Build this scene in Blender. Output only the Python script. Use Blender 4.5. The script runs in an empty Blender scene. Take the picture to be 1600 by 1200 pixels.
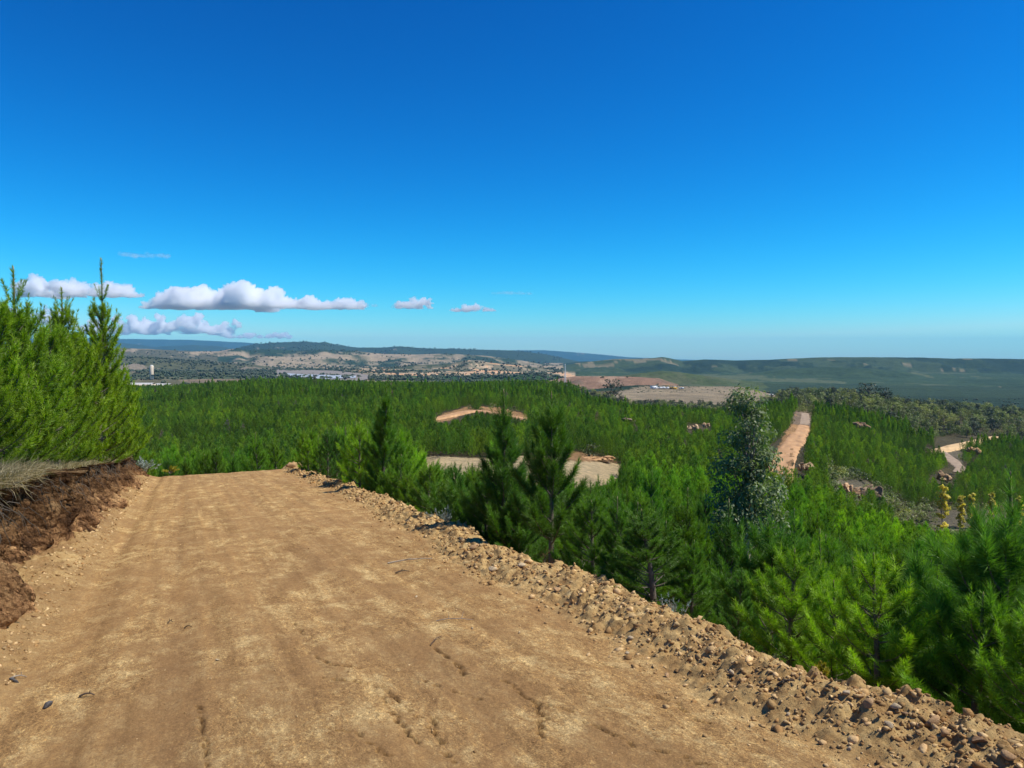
import bpy, math, random, bisect
import numpy as np
from mathutils import Vector, Matrix, Euler, Quaternion

RNG = np.random.default_rng(7)
random.seed(7)
scene = bpy.context.scene
COL = scene.collection

# ------------------------------------------------------------------ camera, sky, sun, exposure
F = 1155.0                                   # focal length in pixels of the 1600 px wide photograph
HORIZON = 552.0
PITCH = math.atan((600 - HORIZON) / F)
cam_d = bpy.data.cameras.new("camera")
cam_d.sensor_width = 36.0
cam_d.lens = 36.0 * F / 1600.0
cam_d.clip_start = 0.1
cam_d.clip_end = 150000.0
cam = bpy.data.objects.new("camera", cam_d)
cam.location = (0, 0, 0)
cam.rotation_euler = (math.pi / 2 - PITCH, 0, 0)
COL.objects.link(cam)
scene.camera = cam

SUN_AZ, SUN_EL = math.radians(98), math.radians(57)     # azimuth clockwise from +Y
world = bpy.data.worlds.new("World")
scene.world = world
world.use_nodes = True
wn, wl = world.node_tree.nodes, world.node_tree.links
wn.clear()
sky = wn.new("ShaderNodeTexSky")
sky.sky_type = 'NISHITA'
sky.sun_disc = False
sky.sun_elevation = SUN_EL
sky.sun_rotation = SUN_AZ
sky.altitude = 400
sky.air_density = 1.0
sky.dust_density = 0.25
sky.ozone_density = 3.0
EXPO = 0.45
SKY_GRADE = ((0.451, 0.085, 4.2), (0.61, 0.635, 1.7), (0.69, 1.0, 1.38))      # one colour grade for the whole sky: in, out, gamma per channel
sepc, comb = wn.new("ShaderNodeSeparateColor"), wn.new("ShaderNodeCombineColor")
wl.new(sky.outputs[0], sepc.inputs[0])
for ch, (vin, vout, g) in enumerate(SKY_GRADE):
    def m_(op, a, b):
        q = wn.new("ShaderNodeMath"); q.operation = op
        if isinstance(a, float): q.inputs[0].default_value = a
        else: wl.new(a, q.inputs[0])
        q.inputs[1].default_value = b
        return q.outputs[0]
    a = m_('MULTIPLY', sepc.outputs[ch], 0.11 / vin)
    a = m_('MINIMUM', a, 1.5)
    a = m_('POWER', a, g)
    a = m_('MULTIPLY', a, vout * 10.0 / 2 ** EXPO)
    wl.new(a, comb.inputs[ch])
bg = wn.new("ShaderNodeBackground")
bg.inputs["Strength"].default_value = 0.10
wo = wn.new("ShaderNodeOutputWorld")
wl.new(comb.outputs[0], bg.inputs["Color"])
wl.new(bg.outputs[0], wo.inputs["Surface"])

sd = bpy.data.lights.new("sun", 'SUN')
sd.energy = 4.3
sd.angle = math.radians(0.53)
sd.color = (1.0, 0.95, 0.86)
sun = bpy.data.objects.new("sun", sd)
dv = Vector((math.sin(SUN_AZ) * math.cos(SUN_EL), math.cos(SUN_AZ) * math.cos(SUN_EL), math.sin(SUN_EL)))
sun.rotation_euler = dv.to_track_quat('Z', 'Y').to_euler()
sun.location = (40, 40, 60)
COL.objects.link(sun)

scene.view_settings.view_transform = 'Standard'
scene.view_settings.look = 'None'
scene.view_settings.exposure = EXPO
scene.view_settings.gamma = 1.0
scene.view_settings.use_curve_mapping = False
scene.render.engine = 'CYCLES'
cy = scene.cycles
cy.max_bounces = 26
cy.diffuse_bounces = 3
cy.glossy_bounces = 2
cy.transmission_bounces = 4
cy.transparent_max_bounces = 8
cy.volume_bounces = 24
cy.use_denoising = True
cy.denoising_prefilter = 'ACCURATE'

# ------------------------------------------------------------------ numeric helpers
def _hash(*a):
    h = np.zeros(np.broadcast(*a).shape, dtype=np.uint64)
    for i, v in enumerate(a):
        h = (h ^ (v.astype(np.int64).astype(np.uint64) * np.uint64(0x9E3779B97F4A7C15 + 2 * i))) * np.uint64(0xBF58476D1CE4E5B9)
        h ^= h >> np.uint64(29)
    h = h * np.uint64(0x94D049BB133111EB)
    h ^= h >> np.uint64(32)
    return (h & np.uint64(0xFFFFFF)).astype(np.float64) / float(0xFFFFFF)

def vn(x, y, seed=0):
    """value noise in -1..1"""
    xi, yi = np.floor(x), np.floor(y)
    fx, fy = x - xi, y - yi
    fx = fx * fx * fx * (fx * (fx * 6 - 15) + 10)
    fy = fy * fy * fy * (fy * (fy * 6 - 15) + 10)
    s = np.full_like(xi, seed)
    a = _hash(xi, yi, s); b = _hash(xi + 1, yi, s); c = _hash(xi, yi + 1, s); d = _hash(xi + 1, yi + 1, s)
    return ((a * (1 - fx) + b * fx) * (1 - fy) + (c * (1 - fx) + d * fx) * fy) * 2 - 1

def fbm(x, y, octaves=4, seed=0, gain=0.5):
    r = 0; amp = 1.0; tot = 0
    ca, sa = math.cos(0.6), math.sin(0.6)
    for o in range(octaves):
        r = r + amp * vn(x, y, seed + o * 17)
        tot += amp
        amp *= gain
        x, y = (x * ca - y * sa) * 2.03 + 11.3, (x * sa + y * ca) * 2.03 + 5.7
    return r / tot

def worley(x, y, seed=0):
    """distance to the nearest feature point, and that cell's random number"""
    xi, yi = np.floor(x), np.floor(y)
    best = np.full(np.broadcast(x, y).shape, 9.0); cid = np.zeros_like(best)
    for dx in (-1, 0, 1):
        for dy in (-1, 0, 1):
            cx, cyy = xi + dx, yi + dy
            s = np.full_like(cx, seed)
            px = cx + _hash(cx, cyy, s); py = cyy + _hash(cx, cyy, s + 5)
            d = np.hypot(px - x, py - y)
            m = d < best
            best = np.where(m, d, best); cid = np.where(m, _hash(cx, cyy, s + 9), cid)
    return best, cid

def sstep(a, b, x):
    t = np.clip((x - a) / (b - a), 0, 1)
    return t * t * (3 - 2 * t)

def mesh_np(name, v, faces, smooth=False):
    """faces: an int array (n,3) or (n,4), or a list of such arrays"""
    me = bpy.data.meshes.new(name)
    if not isinstance(faces, list): faces = [faces]
    faces = [f for f in faces if len(f)]
    v = np.asarray(v, dtype=np.float32)
    me.vertices.add(len(v)); me.vertices.foreach_set("co", v.ravel())
    nl = sum(f.size for f in faces); nf = sum(len(f) for f in faces)
    me.loops.add(nl); me.polygons.add(nf)
    me.loops.foreach_set("vertex_index", np.concatenate([f.ravel() for f in faces]).astype(np.int32))
    sizes = np.concatenate([np.full(len(f), f.shape[1]) for f in faces])
    me.polygons.foreach_set("loop_start", (np.cumsum(sizes) - sizes).astype(np.int32))
    if smooth: me.polygons.foreach_set("use_smooth", np.ones(nf, dtype=bool))
    me.update(calc_edges=True)
    me.validate()
    return me

def vcol(me, rgb, name="tint"):
    a = me.color_attributes.new(name, 'FLOAT_COLOR', 'POINT')
    c = np.ones((len(me.vertices), 4), dtype=np.float32); c[:, :3] = rgb
    a.data.foreach_set("color", c.ravel())

def grid_faces(nr, nc, wrap=False):
    i = np.arange(nr - 1)[:, None]; j = np.arange(nc if wrap else nc - 1)[None, :]
    j2 = (j + 1) % nc
    a = i * nc + j; b = i * nc + j2; c = (i + 1) * nc + j2; d = (i + 1) * nc + j
    return np.stack([a, b, c, d], -1).reshape(-1, 4)

def link(name, me, mat=None, parent=None, **props):
    o = bpy.data.objects.new(name, me)
    if mat is not None and me is not None:
        me.materials.clear(); me.materials.append(mat)
    COL.objects.link(o)
    if parent is not None: o.parent = parent
    for k, val in props.items():
        if val is not None: o[k] = val
    return o

def empty(name, loc=(0, 0, 0), **props):
    o = bpy.data.objects.new(name, None)
    o.empty_display_size = 0.3
    o.location = loc
    COL.objects.link(o)
    for k, val in props.items():
        if val is not None: o[k] = val
    return o

def tube(pts, radii, n=6, cap=True):
    pts = np.asarray(pts, float); m = len(pts)
    radii = np.broadcast_to(np.asarray(radii, float), (m,))
    tan = np.gradient(pts, axis=0); tan /= np.linalg.norm(tan, axis=1)[:, None] + 1e-9
    up = np.array([0.3, 0.2, 0.93]); 
    if abs(np.dot(tan[0], up)) > 0.9: up = np.array([0.95, 0.1, 0.1])
    a = np.cross(tan, up); a /= np.linalg.norm(a, axis=1)[:, None] + 1e-9
    b = np.cross(tan, a)
    th = np.arange(n) / n * 2 * math.pi
    v = pts[:, None, :] + radii[:, None, None] * (np.cos(th)[None, :, None] * a[:, None, :] + np.sin(th)[None, :, None] * b[:, None, :])
    return v.reshape(-1, 3), grid_faces(m, n, wrap=True)

class Soup:
    def __init__(s): s.v = []; s.f = {3: [], 4: []}; s.n = 0; s.c = []
    def add(s, v, f, c=(1, 1, 1)):
        v = np.asarray(v, float); f = np.asarray(f)
        s.v.append(v); s.f[f.shape[1]].append(f + s.n); s.n += len(v)
        c = np.asarray(c, float)
        s.c.append(np.broadcast_to(c, (len(v), 3)))
    def mesh(s, name, smooth=False):
        fs = [np.concatenate(s.f[k]) for k in (3, 4) if s.f[k]]
        me = mesh_np(name, np.concatenate(s.v), fs, smooth)
        vcol(me, np.concatenate(s.c))
        return me

# icosphere template
def ico(sub):
    import bmesh
    bm = bmesh.new(); bmesh.ops.create_icosphere(bm, subdivisions=sub, radius=1.0)
    v = np.array([p.co[:] for p in bm.verts]); f = np.array([[q.index for q in p.verts] for p in bm.faces]); bm.free()
    return v, f
ICO1, ICO2, ICO3, ICO4 = ico(1), ico(2), ico(3), ico(4)

def rock_verts(tmpl, rng, flat=0.75, rough=0.28):
    """angular lump: an icosphere cut by random planes"""
    v = tmpl[0].copy()
    for k in range(7):
        n = rng.normal(size=3); n /= np.linalg.norm(n)
        d = rng.uniform(0.25, 0.72)
        p = v @ n
        m = p > d
        v[m] -= np.outer(p[m] - d, n)
    v += v * (rng.normal(size=(len(v), 1)) * rough * 0.12)
    v *= rng.uniform(0.7, 1.1, size=3) * np.array([1, 1, flat])
    return v

# ------------------------------------------------------------------ materials
def new_mat(name):
    m = bpy.data.materials.new(name); m.use_nodes = True
    nt = m.node_tree; nt.nodes.clear()
    return m, nt.nodes, nt.links

def N(nodes, typ, **kw):
    n = nodes.new(typ)
    for k, v in kw.items():
        if k in n.inputs: n.inputs[k].default_value = v
        else: setattr(n, k, v)
    return n

def ramp(nodes, stops):
    r = nodes.new("ShaderNodeValToRGB")
    el = r.color_ramp.elements
    while len(el) < len(stops): el.new(0.5)
    for e, (p, c) in zip(el, stops):
        e.position = p; e.color = (*c, 1) if len(c) == 3 else c
    return r

def mix(nodes, links, a, b, fac, blend='MIX'):
    m = nodes.new("ShaderNodeMix"); m.data_type = 'RGBA'; m.blend_type = blend
    for sock, val in ((m.inputs[0], fac), (m.inputs[6], a), (m.inputs[7], b)):
        if hasattr(val, "is_linked") or hasattr(val, "links"): links.new(val, sock)
        elif isinstance(val, (int, float)): sock.default_value = val
        else: sock.default_value = (*val, 1)
    return m.outputs[2]

def mul(nodes, links, a, k, op='MULTIPLY'):
    m = nodes.new("ShaderNodeMath"); m.operation = op
    for i, val in enumerate((a, k)):
        if isinstance(val, (int, float)): m.inputs[i].default_value = val
        else: links.new(val, m.inputs[i])
    return m.outputs[0]

def foliage_mat(name, c1, c2, trans=0.35, rand=0.35, sat_jit=0.03, rough=0.55, gloss=0.035):
    m, n, l = new_mat(name)
    at = N(n, "ShaderNodeAttribute", attribute_name="tint")
    oi = n.new("ShaderNodeObjectInfo")
    base = mix(n, l, c1, c2, oi.outputs["Random"])
    col = mix(n, l, base, at.outputs["Color"], 1.0, 'MULTIPLY')
    hsv = n.new("ShaderNodeHueSaturation")
    mr = N(n, "ShaderNodeMapRange"); mr.inputs["To Min"].default_value = 1 - rand; mr.inputs["To Max"].default_value = 1 + rand
    wn_ = N(n, "ShaderNodeTexWhiteNoise", noise_dimensions='1D')
    l.new(oi.outputs["Random"], wn_.inputs["W"])
    l.new(wn_.outputs["Value"], mr.inputs["Value"]); l.new(mr.outputs[0], hsv.inputs["Value"])
    ln_ = N(n, "ShaderNodeTexNoise", Scale=0.035, Detail=4.0, Roughness=0.7); l.new(oi.outputs["Location"], ln_.inputs["Vector"])
    lr = ramp(n, [(0.36, (0.62, 0.68, 0.8)), (0.5, (1, 1, 1)), (0.64, (1.35, 1.22, 1.0))]); l.new(ln_.outputs[0], lr.inputs[0])
    col = mix(n, l, col, lr.outputs[0], 1.0, 'MULTIPLY')
    l.new(col, hsv.inputs["Color"])
    d = N(n, "ShaderNodeBsdfDiffuse"); t = N(n, "ShaderNodeBsdfTranslucent"); g = N(n, "ShaderNodeBsdfGlossy", Roughness=rough)
    tc = mix(n, l, hsv.outputs[0], (1.0, 1.15, 0.45), 1.0, 'MULTIPLY')
    l.new(hsv.outputs[0], d.inputs["Color"]); l.new(tc, t.inputs["Color"])
    m1 = N(n, "ShaderNodeMixShader"); m1.inputs[0].default_value = trans
    l.new(d.outputs[0], m1.inputs[1]); l.new(t.outputs[0], m1.inputs[2])
    m2 = N(n, "ShaderNodeMixShader"); m2.inputs[0].default_value = gloss
    l.new(m1.outputs[0], m2.inputs[1]); l.new(g.outputs[0], m2.inputs[2])
    o = n.new("ShaderNodeOutputMaterial"); l.new(m2.outputs[0], o.inputs[0])
    return m

def plain_mat(name, c, rough=0.9, noise=0.0, scale=8.0, bump=0.0, attr=False, c2=None, metallic=0.0, spec=0.2, bscale=None, bdist=0.02):
    m, n, l = new_mat(name)
    p = N(n, "ShaderNodeBsdfPrincipled", Roughness=rough, Metallic=metallic)
    p.inputs["Specular IOR Level"].default_value = spec
    o = n.new("ShaderNodeOutputMaterial"); l.new(p.outputs[0], o.inputs[0])
    tc = n.new("ShaderNodeTexCoord")
    nz = N(n, "ShaderNodeTexNoise", Scale=scale, Detail=8.0, Roughness=0.65)
    l.new(tc.outputs["Object"], nz.inputs["Vector"])
    if c2 is None: c2 = tuple(x * (1 - noise) for x in c)
    r = ramp(n, [(0.3, c2), (0.7, c)])
    l.new(nz.outputs[0], r.inputs[0])
    col = r.outputs[0]
    if attr:
        at = N(n, "ShaderNodeAttribute", attribute_name="tint")
        col = mix(n, l, col, at.outputs["Color"], 1.0, 'MULTIPLY')
    l.new(col, p.inputs["Base Color"])
    if bump:
        nb = N(n, "ShaderNodeTexNoise", Scale=bscale or scale * 3, Detail=8.0, Roughness=0.7)
        l.new(tc.outputs["Object"], nb.inputs["Vector"])
        b = N(n, "ShaderNodeBump", Strength=bump, Distance=bdist)
        l.new(nb.outputs[0], b.inputs["Height"]); l.new(b.outputs[0], p.inputs["Normal"])
    return m

# dirt of the road: attribute 'soil' x = berm (1) / road (0), y = crack depth, z = wet darker clay
def dirt_material():
    m, n, l = new_mat("packed_clay")
    tc = n.new("ShaderNodeTexCoord"); uv = N(n, "ShaderNodeUVMap", uv_map="road")
    at = N(n, "ShaderNodeAttribute", attribute_name="tint")
    sep = n.new("ShaderNodeSeparateColor"); l.new(at.outputs["Color"], sep.inputs[0])
    def mp(src, sc):
        k = N(n, "ShaderNodeMapping"); k.inputs["Scale"].default_value = sc; l.new(src, k.inputs["Vector"]); return k.outputs[0]
    big = N(n, "ShaderNodeTexNoise", Scale=2.8, Detail=13.0, Roughness=0.88, Distortion=0.2)
    l.new(mp(uv.outputs[0], (0.6, 1.0, 1)), big.inputs["Vector"])
    r1 = ramp(n, [(0.37, (0.20, 0.108, 0.042)), (0.46, (0.335, 0.194, 0.076)), (0.515, (0.40, 0.245, 0.098)), (0.55, (0.50, 0.335, 0.145)), (0.63, (0.62, 0.44, 0.20))])
    l.new(big.outputs[0], r1.inputs[0])
    # grains and crumbs
    fl = N(n, "ShaderNodeTexNoise", Scale=30.0, Detail=8.0, Roughness=0.8)
    l.new(mp(uv.outputs[0], (0.7, 1.0, 1)), fl.inputs["Vector"])
    rf = ramp(n, [(0.38, (0.42, 0.38, 0.34)), (0.46, (0.9, 0.89, 0.88)), (0.54, (1, 1, 1)), (0.59, (1.6, 1.58, 1.38))])
    l.new(fl.outputs[0], rf.inputs[0])
    c = mix(n, l, r1.outputs[0], rf.outputs[0], 0.75, 'MULTIPLY')
    g2 = N(n, "ShaderNodeTexNoise", Scale=85.0, Detail=5.0, Roughness=0.7)
    l.new(mp(uv.outputs[0], (0.8, 1.0, 1)), g2.inputs["Vector"])
    rg2 = ramp(n, [(0.36, (0.45, 0.42, 0.38)), (0.47, (0.95, 0.95, 0.95)), (0.55, (1.02, 1.02, 1.0)), (0.64, (1.7, 1.65, 1.5))])
    l.new(g2.outputs[0], rg2.inputs[0])
    c = mix(n, l, c, rg2.outputs[0], 0.85, 'MULTIPLY')
    # smooth scraped brown clay, and streaks drawn out along the wheel direction
    sp = N(n, "ShaderNodeTexNoise", Scale=0.9, Detail=6.0, Roughness=0.62, Distortion=0.5)
    l.new(mp(uv.outputs[0], (0.6, 1.3, 1)), sp.inputs["Vector"])
    rs = ramp(n, [(0.47, (0, 0, 0)), (0.56, (1, 1, 1))])
    l.new(sp.outputs[0], rs.inputs[0])
    c = mix(n, l, c, (0.30, 0.168, 0.066), mul(n, l, rs.outputs[0], 0.55))
    st = N(n, "ShaderNodeTexNoise", Scale=1.0, Detail=7.0, Roughness=0.65, Distortion=0.15)
    l.new(mp(uv.outputs[0], (0.13, 4.5, 1)), st.inputs["Vector"])
    rt = ramp(n, [(0.36, (0.74, 0.71, 0.68)), (0.5, (1, 1, 1)), (0.64, (1.20, 1.18, 1.12))])
    l.new(st.outputs[0], rt.inputs[0])
    c = mix(n, l, c, rt.outputs[0], 0.65, 'MULTIPLY')
    # fine soil of berm
    bn = N(n, "ShaderNodeTexNoise", Scale=5.0, Detail=9.0, Roughness=0.75)
    l.new(tc.outputs["Object"], bn.inputs["Vector"])
    rb = ramp(n, [(0.30, (0.19, 0.105, 0.038)), (0.42, (0.34, 0.205, 0.080)), (0.55, (0.48, 0.32, 0.13)), (0.70, (0.62, 0.46, 0.22))])
    l.new(bn.outputs[0], rb.inputs[0])
    c = mix(n, l, c, rb.outputs[0], sep.outputs[0])
    c = mix(n, l, c, (0.05, 0.028, 0.014), mul(n, l, sep.outputs[1], 0.9))  # cracks: darker soil, with the shade inside them painted into the colour
    c = mix(n, l, c, (0.19, 0.10, 0.042), sep.outputs[2])
    p = N(n, "ShaderNodeBsdfPrincipled", Roughness=0.95); p.inputs["Specular IOR Level"].default_value = 0.12
    l.new(c, p.inputs["Base Color"])
    b1 = N(n, "ShaderNodeTexNoise", Scale=45.0, Detail=10.0, Roughness=0.8)
    l.new(tc.outputs["Object"], b1.inputs["Vector"])
    bp = N(n, "ShaderNodeBump", Strength=0.9, Distance=0.02)
    l.new(b1.outputs[0], bp.inputs["Height"])
    b2 = N(n, "ShaderNodeTexNoise", Scale=9.0, Detail=6.0, Roughness=0.6)
    l.new(tc.outputs["Object"], b2.inputs["Vector"])
    bp2 = N(n, "ShaderNodeBump", Strength=0.5, Distance=0.04)
    l.new(b2.outputs[0], bp2.inputs["Height"]); l.new(bp.outputs[0], bp2.inputs["Normal"])
    l.new(bp2.outputs[0], p.inputs["Normal"])
    o = n.new("ShaderNodeOutputMaterial"); l.new(p.outputs[0], o.inputs[0])
    return m

def terrain_material():
    m, n, l = new_mat("hillside_cover")
    geo = n.new("ShaderNodeNewGeometry")
    at = N(n, "ShaderNodeAttribute", attribute_name="tint")
    n1 = N(n, "ShaderNodeTexNoise", Scale=0.035, Detail=12.0, Roughness=0.78)
    l.new(geo.outputs["Position"], n1.inputs["Vector"])
    r1 = ramp(n, [(0.35, (0.55, 0.58, 0.55)), (0.5, (1, 1, 1)), (0.68, (1.5, 1.45, 1.35))])
    l.new(n1.outputs[0], r1.inputs[0])
    c = mix(n, l, at.outputs["Color"], r1.outputs[0], 0.75, 'MULTIPLY')
    n2 = N(n, "ShaderNodeTexNoise", Scale=0.9, Detail=8.0, Roughness=0.7)
    l.new(geo.outputs["Position"], n2.inputs["Vector"])
    r2 = ramp(n, [(0.35, (0.65, 0.65, 0.65)), (0.62, (1.25, 1.22, 1.15))])
    l.new(n2.outputs[0], r2.inputs[0])
    c = mix(n, l, c, r2.outputs[0], 0.7, 'MULTIPLY')
    p = N(n, "ShaderNodeBsdfPrincipled", Roughness=0.95); p.inputs["Specular IOR Level"].default_value = 0.1
    l.new(c, p.inputs["Base Color"])
    bp = N(n, "ShaderNodeBump", Strength=1.0, Distance=6.0)
    l.new(n1.outputs[0], bp.inputs["Height"])
    l.new(bp.outputs[0], p.inputs["Normal"])
    o = n.new("ShaderNodeOutputMaterial"); l.new(p.outputs[0], o.inputs[0])
    return m

M_DIRT = dirt_material()
M_TERR = terrain_material()
M_BARK = plain_mat("pine_bark", (0.20, 0.165, 0.13), noise=0.45, scale=14, bump=0.5, attr=True)
M_NEEDLE = foliage_mat("pine_needles", (0.27, 0.43, 0.012), (0.14, 0.31, 0.016), trans=0.46)
M_NEEDLE_BR = foliage_mat("bright_pine_needles", (0.27, 0.40, 0.010), (0.19, 0.32, 0.012), trans=0.45, rand=0.15)
M_NEEDLE_DK = foliage_mat("dark_pine_needles", (0.12, 0.27, 0.026), (0.16, 0.31, 0.022), trans=0.42, rand=0.2)
M_NEEDLE_FAR = foliage_mat("plantation_needles", (0.095, 0.215, 0.014), (0.22, 0.325, 0.010), trans=0.4, rand=0.38)
M_GUM = foliage_mat("gum_leaves", (0.30, 0.36, 0.15), (0.28, 0.34, 0.14), trans=0.42, gloss=0.03)
M_SCRUB = foliage_mat("scrub_leaves", (0.15, 0.19, 0.06), (0.25, 0.26, 0.10), trans=0.42, rand=0.4)
M_FARTREE = foliage_mat("far_tree_leaves", (0.040, 0.062, 0.034), (0.075, 0.092, 0.050), trans=0.1, rand=0.35)
M_POPLAR = foliage_mat("yellow_poplar_leaves", (0.62, 0.54, 0.09), (0.60, 0.52, 0.10), trans=0.5, rand=0.12)
M_GRASS = foliage_mat("dry_grass_blades", (0.38, 0.31, 0.165), (0.30, 0.25, 0.14), trans=0.3, rand=0.2)
M_DEAD = foliage_mat("dead_needles", (0.28, 0.10, 0.045), (0.24, 0.09, 0.04), trans=0.2, rand=0.2)
M_DEADT = foliage_mat("dead_pine_foliage", (0.20, 0.15, 0.10), (0.24, 0.20, 0.14), trans=0.2, rand=0.2)
M_STONE = plain_mat("clay_stone", (0.56, 0.39, 0.18), c2=(0.33, 0.20, 0.085), scale=9, bump=0.6, attr=True)
M_ROCK = plain_mat("weathered_rock", (0.56, 0.43, 0.28), c2=(0.30, 0.21, 0.14), scale=0.9, bump=0.8, attr=True, bscale=2.2, bdist=0.3)
M_WOOD = plain_mat("dry_wood", (0.42, 0.34, 0.25), noise=0.5, scale=20, bump=0.4, attr=True)
M_WHITE = plain_mat("white_paint", (0.78, 0.78, 0.76), rough=0.5, noise=0.06, scale=0.4)
M_TAN = plain_mat("tan_cladding", (0.70, 0.58, 0.42), rough=0.6, noise=0.15, scale=0.3)
M_SHEDROOF = plain_mat("pale_sheet_roof", (0.55, 0.53, 0.49), rough=0.6, noise=0.25, scale=0.2)
M_YEL = plain_mat("yellow_paint", (0.72, 0.42, 0.08), rough=0.5, noise=0.1, scale=0.5)
M_DARKG = plain_mat("dark_glass", (0.03, 0.035, 0.04), rough=0.2, spec=0.6)
M_GREY = plain_mat("grey_metal", (0.42, 0.44, 0.45), rough=0.5, noise=0.1, metallic=0.3)
M_TYRE = plain_mat("rubber", (0.03, 0.03, 0.03), rough=0.8)

# ------------------------------------------------------------------ the ground
AR = math.radians(23.95)
UX, UY = -math.sin(AR), math.cos(AR)      # along the road, away from the camera
RX, RY = math.cos(AR), math.sin(AR)       # across it, to the right
def to_st(x, y): return x * UX + y * UY, x * RX + y * RY
def to_xy(s, t): return s * UX + t * RX, s * UY + t * RY
def z_road(s):
    z = -2.1 - 0.094 * s
    e = np.maximum(s - 36.5, 0)
    return z - 0.42 * (np.sqrt(e * e + 1.2) - math.sqrt(1.2)) * (s > 36.5)
def pix(x, y, z):
    """where a world point lands in the 1600x1200 photograph"""
    cp, sp = math.cos(PITCH), math.sin(PITCH)
    d = y * cp - z * sp; u = y * sp + z * cp
    d = np.maximum(d, 0.05)
    return 800 + F * x / d, 600 - F * u / d
def zat(py, depth): return -(py - HORIZON) / F * depth
def place(px, depth): return (px - 800) / F * depth, depth

LD = [6, 10, 15, 22, 30, 50, 70, 100, 130, 160, 220, 300, 350, 450, 600, 700, 800, 1000, 1300, 1800, 2500, 5000, 10000, 22000]
LAND = {   # ground height below the camera, by picture column and depth
 -400: [-9, -9.5, -10, -10, -10, -11, -13.5, -17, -19, -20.5, -23, -25, -26.5, -30.5, -35.5, -38, -41, -46, -52, -60, -71, -78, -130, -330],
 230:  [-9, -9.5, -10, -10, -10, -11, -13.5, -17, -19, -20.5, -23, -25, -26.5, -30.5, -35.5, -38, -41, -46, -52, -60, -71, -78, -130, -330],
 460:  [-8, -8.5, -9, -9.5, -10, -11, -13.5, -16.5, -18.3, -19.5, -21, -22.5, -23.4, -24.8, -26.3, -29, -36, -48, -55, -62, -71, -78, -130, -330],
 600:  [-6, -6.3, -6.8, -7.5, -8.7, -11.7, -14.3, -16.7, -18, -18.8, -20.5, -22.5, -23.5, -25.5, -28.5, -32, -40, -52, -58, -64, -72, -78, -130, -330],
 700:  [-5.4, -5.7, -6.6, -7.6, -8.6, -11.2, -12.7, -14.1, -16.1, -17.7, -18.7, -21.3, -22.8, -25, -29, -34, -42, -54, -60, -66, -73, -79, -130, -330],
 850:  [-5.2, -5.6, -6.8, -8.0, -9.2, -12, -13.0, -14.4, -16.2, -17.5, -19.6, -22.0, -23.3, -25.5, -28.8, -32, -42, -56, -62, -68, -75, -80, -130, -330],
 1000: [-5.6, -6.1, -7.3, -8.7, -10, -12.5, -14.3, -16.8, -19, -21, -24, -28.5, -31, -37, -44, -48, -46.5, -43, -62, -75, -85, -92, -140, -330],
 1150: [-6.0, -6.8, -8.0, -9.3, -10.5, -13.5, -15.5, -18.5, -20, -22, -25, -30, -33, -39, -45, -48, -47, -44.5, -66, -80, -90, -97, -140, -330],
 1240: [-6.0, -6.9, -8.2, -9.8, -11.3, -14.5, -17, -19.0, -19.0, -21.3, -25, -29, -27.8, -31, -36, -42, -50, -62, -75, -85, -95, -97, -140, -330],
 1330: [-6.1, -7.0, -8.4, -10.2, -12, -15.8, -18.5, -23, -25.4, -27.2, -30, -33, -33.5, -34, -35.5, -44, -54, -66, -78, -88, -98, -99, -140, -330],
 1450: [-6.1, -7.1, -8.6, -10.5, -12.6, -16.8, -20.5, -28.5, -34, -36.6, -38.5, -41, -41.8, -44, -47, -49, -58, -70, -82, -92, -100, -99, -140, -330],
 1600: [-6.1, -7.2, -8.8, -10.8, -13, -17.4, -22, -29, -34.5, -37, -40, -43.6, -45, -47.5, -53, -57, -64, -76, -86, -95, -100, -99, -140, -330],
 2000: [-6.1, -7.2, -8.8, -10.8, -13, -17.4, -22, -29, -34.5, -37, -40, -43.6, -45, -48, -54, -59, -66, -78, -88, -95, -100, -99, -140, -330],
}
LPX = np.array(sorted(LAND)); LTAB = np.array([LAND[k] for k in sorted(LAND)]); LLOG = np.log(LD)
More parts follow.
